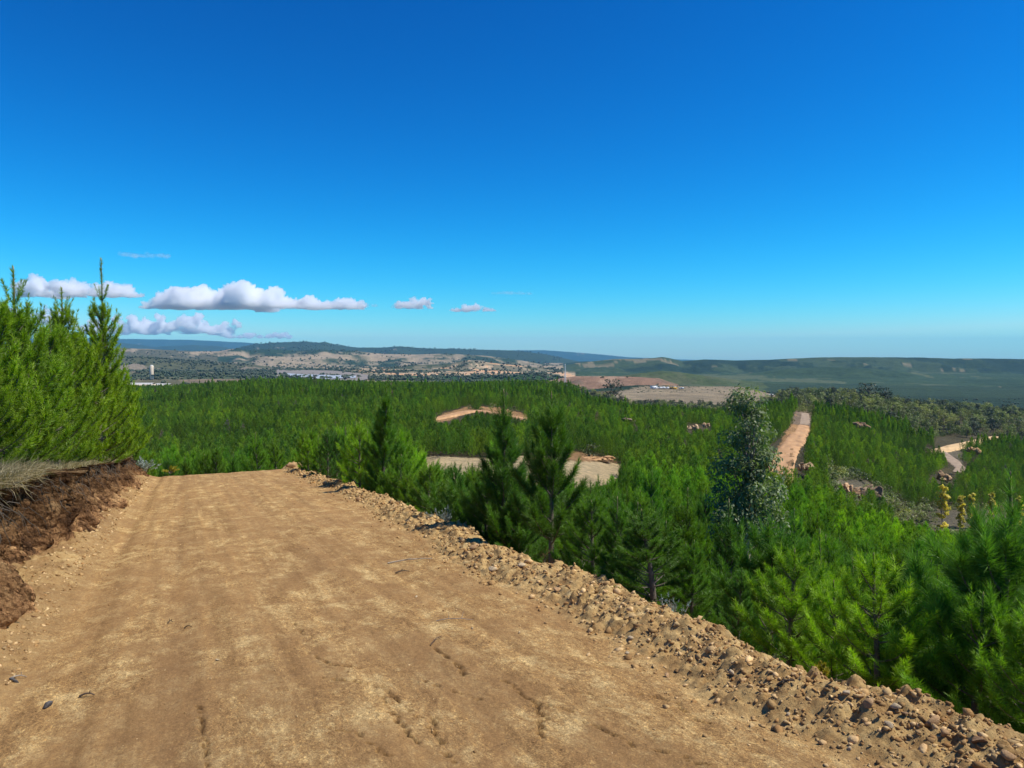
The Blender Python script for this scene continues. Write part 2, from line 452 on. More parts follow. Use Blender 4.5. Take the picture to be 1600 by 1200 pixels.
RIDGES = [ # depth, front slope, back slope, [(px, py of the crest)]
 (18500, .10, .1, [(-900, 536), (-200, 529), (160, 529), (300, 531), (380, 535), (450, 540), (640, 546), (760, 549), (800, 547), (850, 547), (905, 551), (985, 558), (1100, 563), (1600, 570), (2300, 570)]),
 (12500, .10, .1, [(-900, 540), (0, 536), (180, 534), (215, 538), (240, 542), (300, 539), (335, 540), (375, 546), (450, 560), (560, 575), (2300, 590)]),
 (8200, .09, .1, [(-900, 600), (300, 575), (345, 556), (380, 541), (400, 538), (420, 535.5), (480, 533.5), (494, 536), (502, 535), (506, 534), (512, 535), (520, 538), (560, 543), (600, 543), (622, 541), (640, 542), (660, 544), (700, 545), (800, 547.5), (850, 553), (905, 565), (960, 578), (1100, 600), (2300, 600)]),
 (5200, .07, .1, [(-900, 560), (0, 549), (150, 543), (200, 544), (250, 546), (300, 549), (340, 549), (358, 546), (372, 544), (385, 547), (420, 545), (470, 548), (500, 546), (560, 549), (600, 553), (650, 554), (700, 552), (760, 556), (850, 568), (920, 580), (2300, 610)]),
 (4300, .10, .12, [(-900, 640), (800, 600), (860, 577), (900, 567), (930, 564), (960, 561), (1000, 560), (1022, 559), (1035, 557.5), (1048, 560), (1065, 564), (1080, 563), (1100, 561.5), (1150, 563), (1200, 562), (1250, 559.5), (1290, 558), (1370, 558), (1440, 558.5), (1480, 560), (1540, 560), (1600, 561), (1700, 558), (2300, 555)]),
 (3000, .08, .12, [(-900, 575), (0, 560), (160, 556), (230, 559), (300, 564), (350, 566), (400, 570), (430, 575), (460, 592), (540, 596), (560, 583), (600, 576), (650, 570), (700, 569), (720, 565), (735, 562), (750, 565), (790, 569), (850, 575), (905, 582), (1000, 596), (1090, 596), (1150, 586), (1220, 577), (1290, 573), (1350, 575), (1450, 584), (1540, 590), (1600, 592), (2300, 590)]),
 (1900, .10, .12, [(-900, 590), (100, 583), (200, 580), (300, 583), (400, 588), (445, 594), (470, 610), (590, 606), (650, 600), (700, 594), (780, 588), (830, 585), (880, 590), (940, 592), (1000, 583), (1035, 579.5), (1060, 581), (1100, 587), (1150, 593), (1210, 600), (1300, 606), (1450, 606), (1600, 612), (2300, 620)]),
 (1350, .11, .12, [(-900, 600), (0, 594), (150, 594), (230, 594), (330, 592), (400, 592), (450, 598), (560, 612), (660, 606), (760, 602), (840, 598), (880, 590), (900, 587.5), (960, 588), (1000, 589), (1030, 591), (1050, 598), (1100, 612), (1300, 625), (1600, 630), (2300, 640)]),
]
def h_land(x, y):
    r = np.hypot(x, y)
    th = np.arctan2(x, y)
    thc = np.clip(th, -1.2, 1.2)
    px = 800 + F * np.tan(thc)
    px = np.clip(px, -900, 2300)
    depth = np.maximum(r * np.maximum(np.cos(thc), 0.36), 3.0)
    ld = np.log(depth)
    w = np.clip(np.interp(px, LPX, np.arange(len(LPX))), 0, len(LPX) - 1.0001)
    i = w.astype(int); f = w - i; f = f * f * (3 - 2 * f) * 0.6 + f * 0.4
    wd = np.clip(np.interp(ld, LLOG, np.arange(len(LD))), 0, len(LD) - 1.0001)
    j = wd.astype(int); g = wd - j; g = g * g * (3 - 2 * g) * 0.4 + g * 0.6
    z = (LTAB[i, j] * (1 - f) + LTAB[i + 1, j] * f) * (1 - g) + (LTAB[i, j + 1] * (1 - f) + LTAB[i + 1, j + 1] * f) * g
    z = z + fbm(x / 60, y / 60, 3, 3) * np.clip(depth / 400, 0, 1) * 1.6
    far = depth > 700
    if np.any(far):
        zf = z[far]; pf = px[far]; df = depth[far]; xf, yf = x[far], y[far]
        rel = fbm(xf / 900, yf / 900, 6, 21) * np.clip((df - 900) / 4000, 0, 1) * 75 + fbm(xf / 260, yf / 260, 4, 31) * np.clip((df - 1000) / 2500, 0, 1) * 10
        zf = zf + rel * 0.6
        for (D, kf, kb, prof) in RIDGES:
            pp, py = np.array(prof).T
            cp = np.interp(pf, pp, py)
            zc = -(cp - HORIZON) / F * D
            dd = (df - D)
            fall = np.where(dd < 0, kf, kb) * (np.sqrt(dd * dd + (0.02 * D) ** 2) - 0.02 * D)
            rr = fbm(xf / (0.10 * D), yf / (0.10 * D), 4, int(D) % 97)
            ero = (np.abs(rr) * 0.24 * kf * D + np.abs(fbm(xf / (0.03 * D), yf / (0.03 * D), 3, 5)) * 0.03 * kf * D) * np.clip(fall / (0.05 * kf * D + 1), 0, 1)
            zr = zc - fall - ero
            kk = 0.003 * D
            hh = np.clip(0.5 + 0.5 * (zr - zf) / kk, 0, 1)
            zf = zf * (1 - hh) + zr * hh + kk * hh * (1 - hh)
        z = z.copy(); z[far] = zf
    return z

def bank_h(s): return 1.42 - 0.42 * sstep(12, 34, s) - 1.0 * sstep(35.5, 39.5, s)
def h_near(x, y):
    s, t = to_st(x, y)
    zr = z_road(s)
    left = bank_h(s) * sstep(-1.75, -2.35, t) + 0.05 * np.clip(-2.4 - t, 0, 30)
    right = -0.80 * np.maximum(t - 4.6, 0)
    return zr + left + right
def ground(x, y):
    x = np.asarray(x, float); y = np.asarray(y, float)
    return np.maximum(h_land(x, y), h_near(x, y))
def ground1(x, y): return float(ground(np.array([x]), np.array([y]))[0])

# land cover by regions of the photograph, limited in depth: name, depth range, polygon
def in_poly(px, py, poly):
    inside = np.zeros(px.shape, bool)
    n = len(poly)
    for i in range(n):
        x1, y1 = poly[i]; x2, y2 = poly[(i + 1) % n]
        if y1 == y2: continue
        c = ((y1 > py) != (y2 > py)) & (px < (x2 - x1) * (py - y1) / (y2 - y1) + x1)
        inside ^= c
    return inside
PINE_FLOOR = (0.10, 0.085, 0.045); FOREST = (0.030, 0.052, 0.028); DRY = (0.30, 0.235, 0.155); SCRUBC = (0.10, 0.105, 0.06)
SAND = (0.80, 0.61, 0.34); ORANGE = (0.48, 0.28, 0.13); REDB = (0.27, 0.16, 0.11); GREYD = (0.21, 0.18, 0.12); GREENH = (0.085, 0.115, 0.05)
REGIONS = [
 (55, 125, SAND, [(655, 712), (770, 716), (900, 708), (945, 720), (988, 730), (972, 742), (930, 764), (700, 762), (655, 745)]),
 (105, 128, ORANGE, [(880, 700), (965, 700), (965, 722), (885, 720)]),
 (170, 290, ORANGE, [(664, 659), (700, 645), (735, 634), (741, 640), (700, 657), (672, 665)]),
 (170, 290, ORANGE, [(750, 635), (785, 637), (832, 650), (830, 660), (780, 648), (750, 642)]),
 (100, 400, ORANGE, [(1195, 740), (1238, 655), (1246, 638), (1270, 638), (1268, 672), (1245, 700), (1232, 740)]),
 (297, 400, (0.27, 0.20, 0.135), [(1236, 664), (1246, 638), (1270, 638), (1269, 668)]),
 (100, 250, GREYD, [(1280, 740), (1340, 745), (1420, 790), (1340, 790), (1300, 770)]),
 (230, 480, GREYD, [(1474, 698), (1492, 698), (1508, 714), (1498, 728), (1482, 715)]),
 (100, 250, GREYD, [(1395, 790), (1600, 800), (1600, 850), (1480, 835), (1390, 805)]),
 (650, 1150, (0.27, 0.215, 0.14), [(915, 630), (960, 612), (1000, 604), (1120, 602), (1215, 606), (1260, 612), (1262, 650), (930, 650)]),
]
def cover(x, y, z):
    """linear base colour of the bare ground"""
    px, py = pix(x, y, z); depth = y
    r = np.hypot(x, y)
    c = np.empty(x.shape + (3,)); c[:] = PINE_FLOOR
    n1 = fbm(x / 420, y / 420, 5, 41); n2 = fbm(x / 90, y / 90, 5, 51)
    n3 = fbm(x / 1500, y / 1500, 4, 61)
    far = r > 900
    def put(m, col): c[m] = col
    # far country: mixture of dry grass, scrub and forest
    left = px < 880
    k = n1 * 0.6 + n2 * 0.55
    put(far, SCRUBC)
    put(far & left & (k > -0.08), (0.23, 0.19, 0.125)); put(far & left & (k > 0.10), DRY); put(far & left & (k < -0.2), FOREST)
    put(far & ~left, (0.022, 0.040, 0.024)); put(far & ~left & (n1 > 0.12), (0.046, 0.070, 0.034)); put(far & ~left & (n2 > 0.25), (0.028, 0.048, 0.024)); put(far & ~left & (k > 0.42), (0.17, 0.15, 0.09)); put(far & ~left & (k < -0.25), (0.026, 0.045, 0.024))
    d = depth
    m = (d > 6500) ; put(m, (0.035, 0.055, 0.034)); put(m & (k > 0.45), (0.16, 0.14, 0.10))
    # dark crest forest of the main hills
    m = (d > 3600) & (d < 7000) & left & (py < 549) & (px > 330); put(m & (k < 0.12), FOREST)
    m = (d > 3600) & (d < 7000) & left & (px < 340) ; put(m & (k < 0.2), (0.10, 0.095, 0.055))
    # red flecked quarry hill
    m = (d > 2200) & (d < 3700) & (px > 560) & (px < 900)
    put(m, (0.17, 0.155, 0.10)); put(m & (n2 > 0.02), (0.42, 0.31, 0.20)); put(m & (n2 > 0.22), (0.56, 0.33, 0.18)); put(m & (n2 < -0.25), (0.06, 0.075, 0.04))
    m = (d > 2200) & (d < 3700) & (px > 905); put(m, (0.040, 0.068, 0.034)); put(m & (k > 0.25), (0.085, 0.105, 0.055)); put(m & (k < -0.2), (0.032, 0.056, 0.028))
    m = (d > 2200) & (d < 3700) & (px < 440); put(m, (0.085, 0.09, 0.05)); put(m & (k > 0.05), (0.20, 0.165, 0.12))
    # plantations and the smooth green hill
    m = (d > 1450) & (d < 2150) & (px > 620) & (px < 900); put(m, (0.035, 0.075, 0.026)); put(m & (py > 594) & (n1 > -0.2), (0.13, 0.13, 0.06))
    m = (d > 1450) & (d < 2150) & (px >= 900); put(m, (0.066, 0.090, 0.038)); put(m & (n2 > 0.1), (0.085, 0.100, 0.05)); put(m & (px + 60 * n1 > 1225), (0.034, 0.056, 0.029))
    m = (d > 1450) & (d < 2150) & (px < 445); put(m, (0.07, 0.09, 0.045)); put(m & (k > 0.25), (0.16, 0.14, 0.09))
    m = (d > 1050) & (d < 1500) & (px > 860) & (px < 1060); put(m, (0.235, 0.145, 0.095)); put(m & (n2 > 0.25), (0.30, 0.20, 0.135)); put(m & (n2 < -0.3), (0.17, 0.12, 0.08))
    m = (d > 1050) & (d < 1500) & (px < 860); put(m, (0.13, 0.12, 0.07)); put(m & (k > 0.1), (0.20, 0.155, 0.105))
    m = (d > 850) & (d < 1050) & (px < 900); put(m, (0.07, 0.085, 0.04))
    for (d0, d1, col, poly) in REGIONS:
        wob = fbm(x / 9, y / 9, 3, 77) * 3.0
        m = (depth > d0) & (depth < d1) & in_poly(px + wob, py + wob * 0.6, poly)
        v = 1 + 0.25 * fbm(x / 14, y / 14, 4, 71)[m]
        c[m] = np.array(col) * v[:, None]
    m = (r < 60)
    s, t = to_st(x, y)
    mm = m & (t < -1.5); c[mm] = (0.24, 0.17, 0.10)
    mm = m & (t > 5.1) & (t < 9); c[mm] = (0.20, 0.13, 0.07)
    return c

def build_land():
    th_in = np.radians(np.arange(-40, 40.01, 0.135))
    th_out = np.radians(np.arange(44, 316.1, 3.0))
    th = np.concatenate([th_in, th_out])
    r = np.concatenate([np.array([0.6]), np.geomspace(1.5, 60, 90)[:-1], np.geomspace(60, 1000, 150)[:-1], np.geomspace(1000, 22500, 230)])
    Rr, T = np.meshgrid(r, th, indexing='ij')
    x = (Rr * np.sin(T)); y = (Rr * np.cos(T))
    z = ground(x.ravel(), y.ravel()).reshape(x.shape)
    s, t = to_st(x, y)
    z = z + fbm(x / 1.7, y / 1.7, 3, 8) * 0.12 * sstep(3, 12, Rr) * (1 - sstep(200, 400, Rr))
    sink = sstep(-13.2, -12.0, t) * (1 - sstep(6.8, 7.6, t)) * (1 - sstep(43, 45, s)) * sstep(-3, -1.5, s)
    col = cover(x.ravel(), y.ravel(), z.ravel())
    z = z - (0.55 + 1.3 * sstep(-1.0, -1.7, t) * sstep(-11.5, -9, t)) * sink
    z = np.where(Rr > 22000, z - 40, z)
    v = np.stack([x, y, z], -1).reshape(-1, 3)
    me = mesh_np("land", v, grid_faces(len(r), len(th), wrap=True)[:, ::-1], smooth=True)
    vcol(me, col)
    return link("ground", me, M_TERR, kind='structure', label="rolling hills with plantations, dry grass and bare soil reaching the horizon")
build_land()

# the graded dirt road with its loose berm
CRACKS = [[(500, 1060), (560, 1068), (590, 1075), (628, 1098), (640, 1110)], [(600, 1092), (615, 1120), (640, 1150), (662, 1165)], [(677, 1014), (700, 1030), (716, 1040), (726, 1058)], [(755, 1064), (790, 1066), (815, 1085), (835, 1098), (895, 1110), (920, 1128), (965, 1148), (1000, 1165), (1060, 1180)], [(875, 1076), (920, 1085)], [(648, 1120), (676, 1118), (670, 1135), (690, 1155), (700, 1185)], [(400, 1180), (430, 1172)], [(310, 1100), (318, 1150), (326, 1200)], [(930, 1035), (960, 1042)], [(560, 1045), (520, 1040), (480, 1020)], [(1000, 1165), (1080, 1190)], [(740, 1090), (700, 1078), (660, 1062)], [(835, 1098), (850, 1120), (842, 1150)], [(460, 975), (475, 990), (500, 1000)], [(520, 1140), (560, 1150), (600, 1180)], [(1010, 1085), (1050, 1098), (1100, 1130)]]
def px_to_road(px, py):
    x = (px - 800) / F; yy = (600 - py) / F
    d = (x, math.cos(PITCH) + yy * math.sin(PITCH), -math.sin(PITCH) + yy * math.cos(PITCH))
    k = 2.1 / (-d[2] - 0.094 * (d[0] * UX + d[1] * UY))
    return to_st(d[0] * k, d[1] * k)
CR = [[px_to_road(*p) for p in c] for c in CRACKS]
def berm_in(s): return 3.52 + 0.34 * sstep(8, 16, s) + 0.32 * sstep(14, 24, s) + 0.09 * np.sin(s * 1.1) + 0.06 * np.sin(s * 2.7)
def road_z(s, t, detail=True):
    z = z_road(s)
    bi = berm_in(s)
    wid = 0.74 - 0.18 * sstep(10, 30, s)
    u = (t - bi) / wid
    var = fbm(s * 0.55, t * 0.3, 3, 91)
    hb = (0.155 + 0.09 * var) * (1 - 0.35 * sstep(12, 30, s)) + 0.16 * sstep(33, 36, s)
    prof = sstep(0, 0.75, u) - sstep(1.0, 1.9, u)
    z = z + hb * np.clip(prof, 0, 1)
    z = z - 0.80 * np.maximum(t - (bi + wid * 1.05), 0)
    ap = sstep(-1.1, -1.9, t)                     # loose foot of the cut bank
    z = z + 0.22 * ap
    bermw = sstep(-0.15, 0.3, u)
    if detail:
        z = z + 0.020 * fbm(s * 0.7, t * 1.2, 4, 92) + 0.010 * fbm(s * 5, t * 5, 3, 93)
        z = z - 0.020 * np.exp(-((t + 0.15 + 0.03 * fbm(s * 0.4, t * 0, 2, 3)) / 0.16) ** 2) - 0.016 * np.exp(-((t - 1.75) / 0.2) ** 2) - 0.03 * np.exp(-((t + 1.05) / 0.12) ** 2) * sstep(10, 14, s)
        rough = np.clip(bermw + ap * 0.75, 0, 1)
        d1, c1 = worley(s * 3.1, t * 3.1, 4); d2, c2 = worley(s * 8.5, t * 8.5, 6); d3, c3 = worley(s * 19, t * 19, 8)
        clod = 0.07 * c1 * np.clip(0.75 - d1, 0, 1) + 0.075 * (c2 ** 1.5) * np.clip(0.8 - d2, 0, 1) * 1.4 + 0.03 * c3 * np.clip(0.8 - d3, 0, 1) * 1.3
        z = z + rough * (clod + 0.055 * fbm(s * 2.4, t * 2.4, 4, 95) + 0.03 * fbm(s * 11, t * 11, 3, 96) - 0.03)
    return z, bermw, ap
def build_road():
    s = np.concatenate([np.linspace(0.6, 2.4, 12)[:-1], np.geomspace(2.4, 47, 720)])
    t = np.concatenate([np.linspace(-2.3, 5.6, 480)[:-1], np.linspace(5.6, 8.0, 30)])
    S, T = np.meshgrid(s, t, indexing='ij')
    z, bw, ap = road_z(S, T)
    crack = np.zeros_like(z)
    for c in CR:
        for (a, b) in zip(c[:-1], c[1:]):
            ax, ay = a; bx, by = b
            L2 = (bx - ax) ** 2 + (by - ay) ** 2
            wob = fbm(S * 5, T * 5, 5, 33, 0.75) * 0.10
            q = np.clip(((S - ax) * (bx - ax) + (T - ay) * (by - ay)) / L2, 0, 1)
            d = np.hypot(S + wob - ax - q * (bx - ax), T - wob - ay - q * (by - ay))
            crack = np.maximum(crack, np.clip(1.5 - d / 0.014, 0, 1))
            z = z + 0.005 * np.exp(-((d - 0.04) / 0.03) ** 2) * np.exp(-((q - .5) / .5) ** 2)
    z = z - crack * 0.04
    e = np.maximum(sstep(6.6, 8.0, T), sstep(44, 47, S))
    z = z - e * 0.8
    x, y = to_xy(S, T)
    me = mesh_np("dirt_road", np.stack([x, y, z], -1).reshape(-1, 3), grid_faces(len(s), len(t))[:, ::-1], smooth=True)
    uv = me.uv_layers.new(name="road")
    li = np.empty(len(me.loops), np.int32); me.loops.foreach_get("vertex_index", li)
    st = np.stack([S.ravel(), T.ravel()], -1)[li]
    uv.data.foreach_set("uv", st.astype(np.float32).ravel())
    wet = np.clip(ap * (0.55 + 0.8 * fbm(S * 1.3, T * 1.3, 4, 12)), 0, 1) * 0.8
    tr = 0.36 * np.exp(-((T + 0.10) / 0.20) ** 2) * np.clip(0.6 + 0.9 * fbm(S * 0.8, T * 2, 3, 14), 0, 1) + 0.22 * np.exp(-((T - 1.75) / 0.25) ** 2) * np.clip(0.5 + fbm(S * 0.8, T * 2, 3, 15), 0, 1)
    vcol(me, np.stack([np.clip(bw + ap * .8, 0, 1).ravel(), crack.ravel(), np.clip(wet + tr, 0, 1).ravel()], -1))
    link("dirt_road", me, M_DIRT, kind='structure', label="ochre graded dirt road with cracks, wheel tracks and a loose berm")
build_road()

# the cut bank on the left
def bank_material():
    m, n, l = new_mat("cut_clay")
    tc = n.new("ShaderNodeTexCoord")
    at = N(n, "ShaderNodeAttribute", attribute_name="tint")
    nz = N(n, "ShaderNodeTexNoise", Scale=2.2, Detail=12.0, Roughness=0.75)
    l.new(tc.outputs["Object"], nz.inputs["Vector"])
    r = ramp(n, [(0.38, (0.045, 0.025, 0.013)), (0.47, (0.125, 0.070, 0.033)), (0.56, (0.235, 0.142, 0.066)), (0.66, (0.38, 0.26, 0.13))])
    l.new(nz.outputs[0], r.inputs[0])
    c = mix(n, l, r.outputs[0], at.outputs["Color"], 1.0, 'MULTIPLY')
    p = N(n, "ShaderNodeBsdfPrincipled", Roughness=0.95); p.inputs["Specular IOR Level"].default_value = 0.1
    l.new(c, p.inputs["Base Color"])
    nb = N(n, "ShaderNodeTexNoise", Scale=22.0, Detail=9.0, Roughness=0.8)
    l.new(tc.outputs["Object"], nb.inputs["Vector"])
    b = N(n, "ShaderNodeBump", Strength=1.0, Distance=0.09)
    l.new(nb.outputs[0], b.inputs["Height"])
    nb2 = N(n, "ShaderNodeTexVoronoi", Scale=7.0, feature='F1'); nb2.inputs["Randomness"].default_value = 1.0
    nw_ = N(n, "ShaderNodeTexNoise", Scale=6.0, Detail=6.0); l.new(tc.outputs["Object"], nw_.inputs["Vector"])
    mv = n.new("ShaderNodeVectorMath"); mv.operation = 'MULTIPLY_ADD'; l.new(nw_.outputs["Color"], mv.inputs[0]); mv.inputs[1].default_value = (.35, .35, .35); l.new(tc.outputs["Object"], mv.inputs[2])
    l.new(mv.outputs[0], nb2.inputs["Vector"])
    b2 = N(n, "ShaderNodeBump", Strength=0.9, Distance=0.16, invert=True)
    l.new(nb2.outputs["Distance"], b2.inputs["Height"]); l.new(b.outputs[0], b2.inputs["Normal"]); l.new(b2.outputs[0], p.inputs["Normal"])
    o = n.new("ShaderNodeOutputMaterial"); l.new(p.outputs[0], o.inputs[0])
    return m
M_BANK = bank_material()
def build_bank():
    s = np.geomspace(7.0, 41, 1000)
    # profile: v, outward t, height fraction
    vv = np.concatenate([np.linspace(0, 0.22, 22)[:-1], np.linspace(0.22, 0.7, 95)[:-1], np.geomspace(0.3, 1.0, 36) - 0.3 + 0.7])
    S, V = np.meshgrid(s, vv, indexing='ij')
    # foot -1.25 .. -1.95, face -1.95 .. -2.35, top -2.35 .. -13
    bx = np.array([0, 0.10, 0.22, 0.34, 0.50, 0.62, 0.70, 0.76, 1.0, 1.4])
    bt = np.array([-1.2, -1.55, -1.95, -2.16, -2.38, -2.30, -2.16, -2.9, -7, -13.4])
    bz = np.array([-0.03, 0.06, 0.16, 0.42, 0.78, 0.98, 1.03, 1.05, 1.10, 1.0])
    T = np.interp(V, bx, bt); Hf = np.interp(V, bx, bz)
    hb = bank_h(S)
    z = z_road(S) + hb * Hf + 0.05 * np.clip(-2.4 - T, 0, 30) - 0.25 * sstep(-12, -13.4, T)
    face = sstep(0.10, 0.26, V) * (1 - sstep(0.68, 0.76, V))
    # buttresses and gullies running down the face
    g1 = fbm(S * 0.85, V * 0.8, 3, 101); g2 = fbm(S * 2.6, V * 1.6, 3, 102); g3 = fbm(S * 6, V * 5, 4, 103, 0.6)
    d1, c1 = worley(S * 4.5, z * 4.5, 44)
    g4 = fbm(S * 13, z * 4.5, 3, 106, 0.7); gv = np.abs(fbm(S * 3.6 + 0.5 * g2, z * 0.9, 3, 107))
    off = face * (0.58 * g1 + 0.36 * g2 + 0.17 * g3 + 0.07 * g4 - 1.1 * np.clip(0.2 - gv, 0, 1) + 0.02 * c1 * np.clip(.8 - d1, 0, 1)) * (0.55 + 0.45 * hb)
    low = sstep(0.5, 0.2, V) * sstep(0.02, 0.2, V)
    off = off + 0.16 * low * np.clip(g1 * 1.6 + 0.2, 0, 1) + low * (0.05 * g3 + 0.03 * g4)             # slumps of fallen soil
    T2 = T + off
    z = z + face * 0.05 * g3 + (1 - face) * (0.05 * fbm(S * 1.5, T * 1.5, 4, 104) + 0.02 * fbm(S * 7, T * 7, 3, 105))
    z = z - 0.5 * sstep(39.2, 41, S) - 0.02
    x, y = to_xy(S, T2)
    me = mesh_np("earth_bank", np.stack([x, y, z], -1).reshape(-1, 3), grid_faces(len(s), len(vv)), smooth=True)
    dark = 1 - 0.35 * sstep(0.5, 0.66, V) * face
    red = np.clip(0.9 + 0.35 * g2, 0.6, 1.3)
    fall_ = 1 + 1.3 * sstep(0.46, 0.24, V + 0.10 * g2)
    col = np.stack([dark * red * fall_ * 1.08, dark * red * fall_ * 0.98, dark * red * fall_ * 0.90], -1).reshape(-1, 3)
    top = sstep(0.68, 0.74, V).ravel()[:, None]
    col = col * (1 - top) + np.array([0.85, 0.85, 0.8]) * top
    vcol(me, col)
    rb = np.random.default_rng(66)
    w_ = ((V > 0.12) & (V < 0.66)).ravel().nonzero()[0]
    pick = rb.choice(w_, 4000); P_ = np.stack([x, y, z], -1).reshape(-1, 3)[pick]
    shp = np.stack([rock_verts(ICO1, np.random.default_rng(950 + q), .8, 1.5) for q in range(16)])[rb.integers(0, 16, 4000)]
    sz = (0.010 + 0.035 * rb.random(4000) ** 4)[:, None, None]
    vv_ = shp * sz + P_[:, None]; nv_ = shp.shape[1]
    mc = mesh_np("bank_crumbs", vv_.reshape(-1, 3), (ICO1[1][None] + (np.arange(4000) * nv_)[:, None, None]).reshape(-1, 3))
    vcol(mc, np.repeat(col[pick] * (1 - top[pick]) * rb.uniform(.7, 1.35, (4000, 1)) + .02, nv_, axis=0))
    link("bank_crumbs", mc, M_BANK, kind='stuff', label="crumbs of clay clinging to the face of the cut bank")
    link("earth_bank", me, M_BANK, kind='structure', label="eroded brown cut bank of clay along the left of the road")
build_bank()

# dirt tracks in the middle distance, laid a little above the ground
def ribbon(name, pts, widths, mat, label, dz=0.12, n=40):
    pts = np.array(pts, float); k = np.linspace(0, len(pts) - 1, n); i = np.arange(len(pts))
    # smooth by catmull-like interpolation of the dense linear path
    P = np.stack([np.interp(k, i, pts[:, 0]), np.interp(k, i, pts[:, 1])], -1)
    for _ in range(3): P[1:-1] = (P[:-2] + 2 * P[1:-1] + P[2:]) / 4
    W = np.interp(k, i, widths)
    tan = np.gradient(P, axis=0); tan /= np.linalg.norm(tan, axis=1)[:, None]
    nor = np.stack([-tan[:, 1], tan[:, 0]], -1)
    c = np.linspace(-0.5, 0.5, 9)
    jag = 1 + 0.12 * RNG.normal(size=(n, 1)) * (np.abs(c) > 0.45)[None, :]
    Q = P[:, None, :] + nor[:, None, :] * (W[:, None] * c[None, :] * jag)[..., None]
    z = ground(Q[..., 0].ravel(), Q[..., 1].ravel()).reshape(Q.shape[:2])
    z = z * 0.4 + np.median(z, axis=1)[:, None] * 0.6 + dz
    edge = np.abs(c) > 0.49
    z[:, edge] -= dz + 0.7
    v = np.concatenate([Q, z[..., None]], -1).reshape(-1, 3)
    me = mesh_np(name, v, grid_faces(n, 9), smooth=True)
    vcol(me, np.ones((len(v), 3)) * (1 + 0.12 * RNG.normal(size=(len(v), 1))))
    return link(name, me, mat, kind='structure', label=label)
M_TRACK = plain_mat("orange_track_soil", (0.50, 0.30, 0.145), c2=(0.36, 0.195, 0.09), scale=0.25, attr=True, bump=0.4, bscale=0.8, bdist=0.3)
M_SAND = plain_mat("pale_track_soil", (0.66, 0.46, 0.23), c2=(0.48, 0.31, 0.15), scale=0.25, attr=True, bump=0.4, bscale=0.8, bdist=0.3)
M_GTRACK = plain_mat("grey_track_soil", (0.33, 0.245, 0.165), c2=(0.26, 0.19, 0.13), scale=0.3, attr=True)
ribbon("dirt_track", [place(1216, 104), place(1222, 122), place(1232, 160), place(1243, 205), place(1252, 262), place(1255, 300)], [5.6, 5.4, 5.6, 6.2, 6.5, 6.2], M_TRACK, "straight orange dirt track climbing between the pine blocks on the right")
ribbon("dirt_track", [place(1255, 302), place(1256, 330), place(1256, 365)], [6.4, 6.2, 6], M_GTRACK, "grey brown upper end of the straight track on the right", dz=0.10)
ribbon("dirt_track", [place(1452, 300), place(1475, 318), place(1510, 345), place(1545, 385), place(1560, 410)], [5, 8.5, 8.5, 6.5, 5], M_SAND, "pale sandy track bending through the pines at the far right", dz=0.3)
ribbon("dirt_track", [place(1470, 312), place(1490, 285), place(1505, 262), place(1498, 248)], [6, 6, 4, 3], M_GTRACK, "greyish track running down from the sandy bend at the far right", dz=0.25)
ribbon("dirt_track", [place(664, 196), place(690, 206), place(712, 218), place(735, 236), place(745, 240)], [3.2, 4.4, 4.8, 4.6, 4], M_TRACK, "orange dirt track slanting up the middle slope", dz=0.5)
ribbon("dirt_track", [place(741, 241), place(775, 228), place(800, 212), place(832, 205)], [4, 4.4, 4.4, 3.4], M_TRACK, "orange cut of the middle track beyond the bend", dz=0.5)

# ------------------------------------------------------------------ haze
def build_haze():
    x0, x1, y0, y1, z0, z1 = -23500, 23500, -23500, 23500, -260, 480
    v = [(x, y, z) for x in (x0, x1) for y in (y0, y1) for z in (z0, z1)]
    f = [(0, 1, 3, 2), (4, 6, 7, 5), (0, 4, 5, 1), (2, 3, 7, 6), (0, 2, 6, 4), (1, 5, 7, 3)]
    me = mesh_np("haze", v, np.array(f))
    m, n, l = new_mat("pale_air")
    pv = N(n, "ShaderNodeVolumePrincipled")
    pv.inputs["Color"].default_value = (0.20, 0.62, 1.0, 1)
    pv.inputs["Density"].default_value = HAZE
    pv.inputs["Anisotropy"].default_value = 0.0
    o = n.new("ShaderNodeOutputMaterial"); l.new(pv.outputs[0], o.inputs["Volume"])
    link("haze", me, m, kind='stuff', label="thin blue air haze over the far hills")
HAZE = 3.1e-5
build_haze()

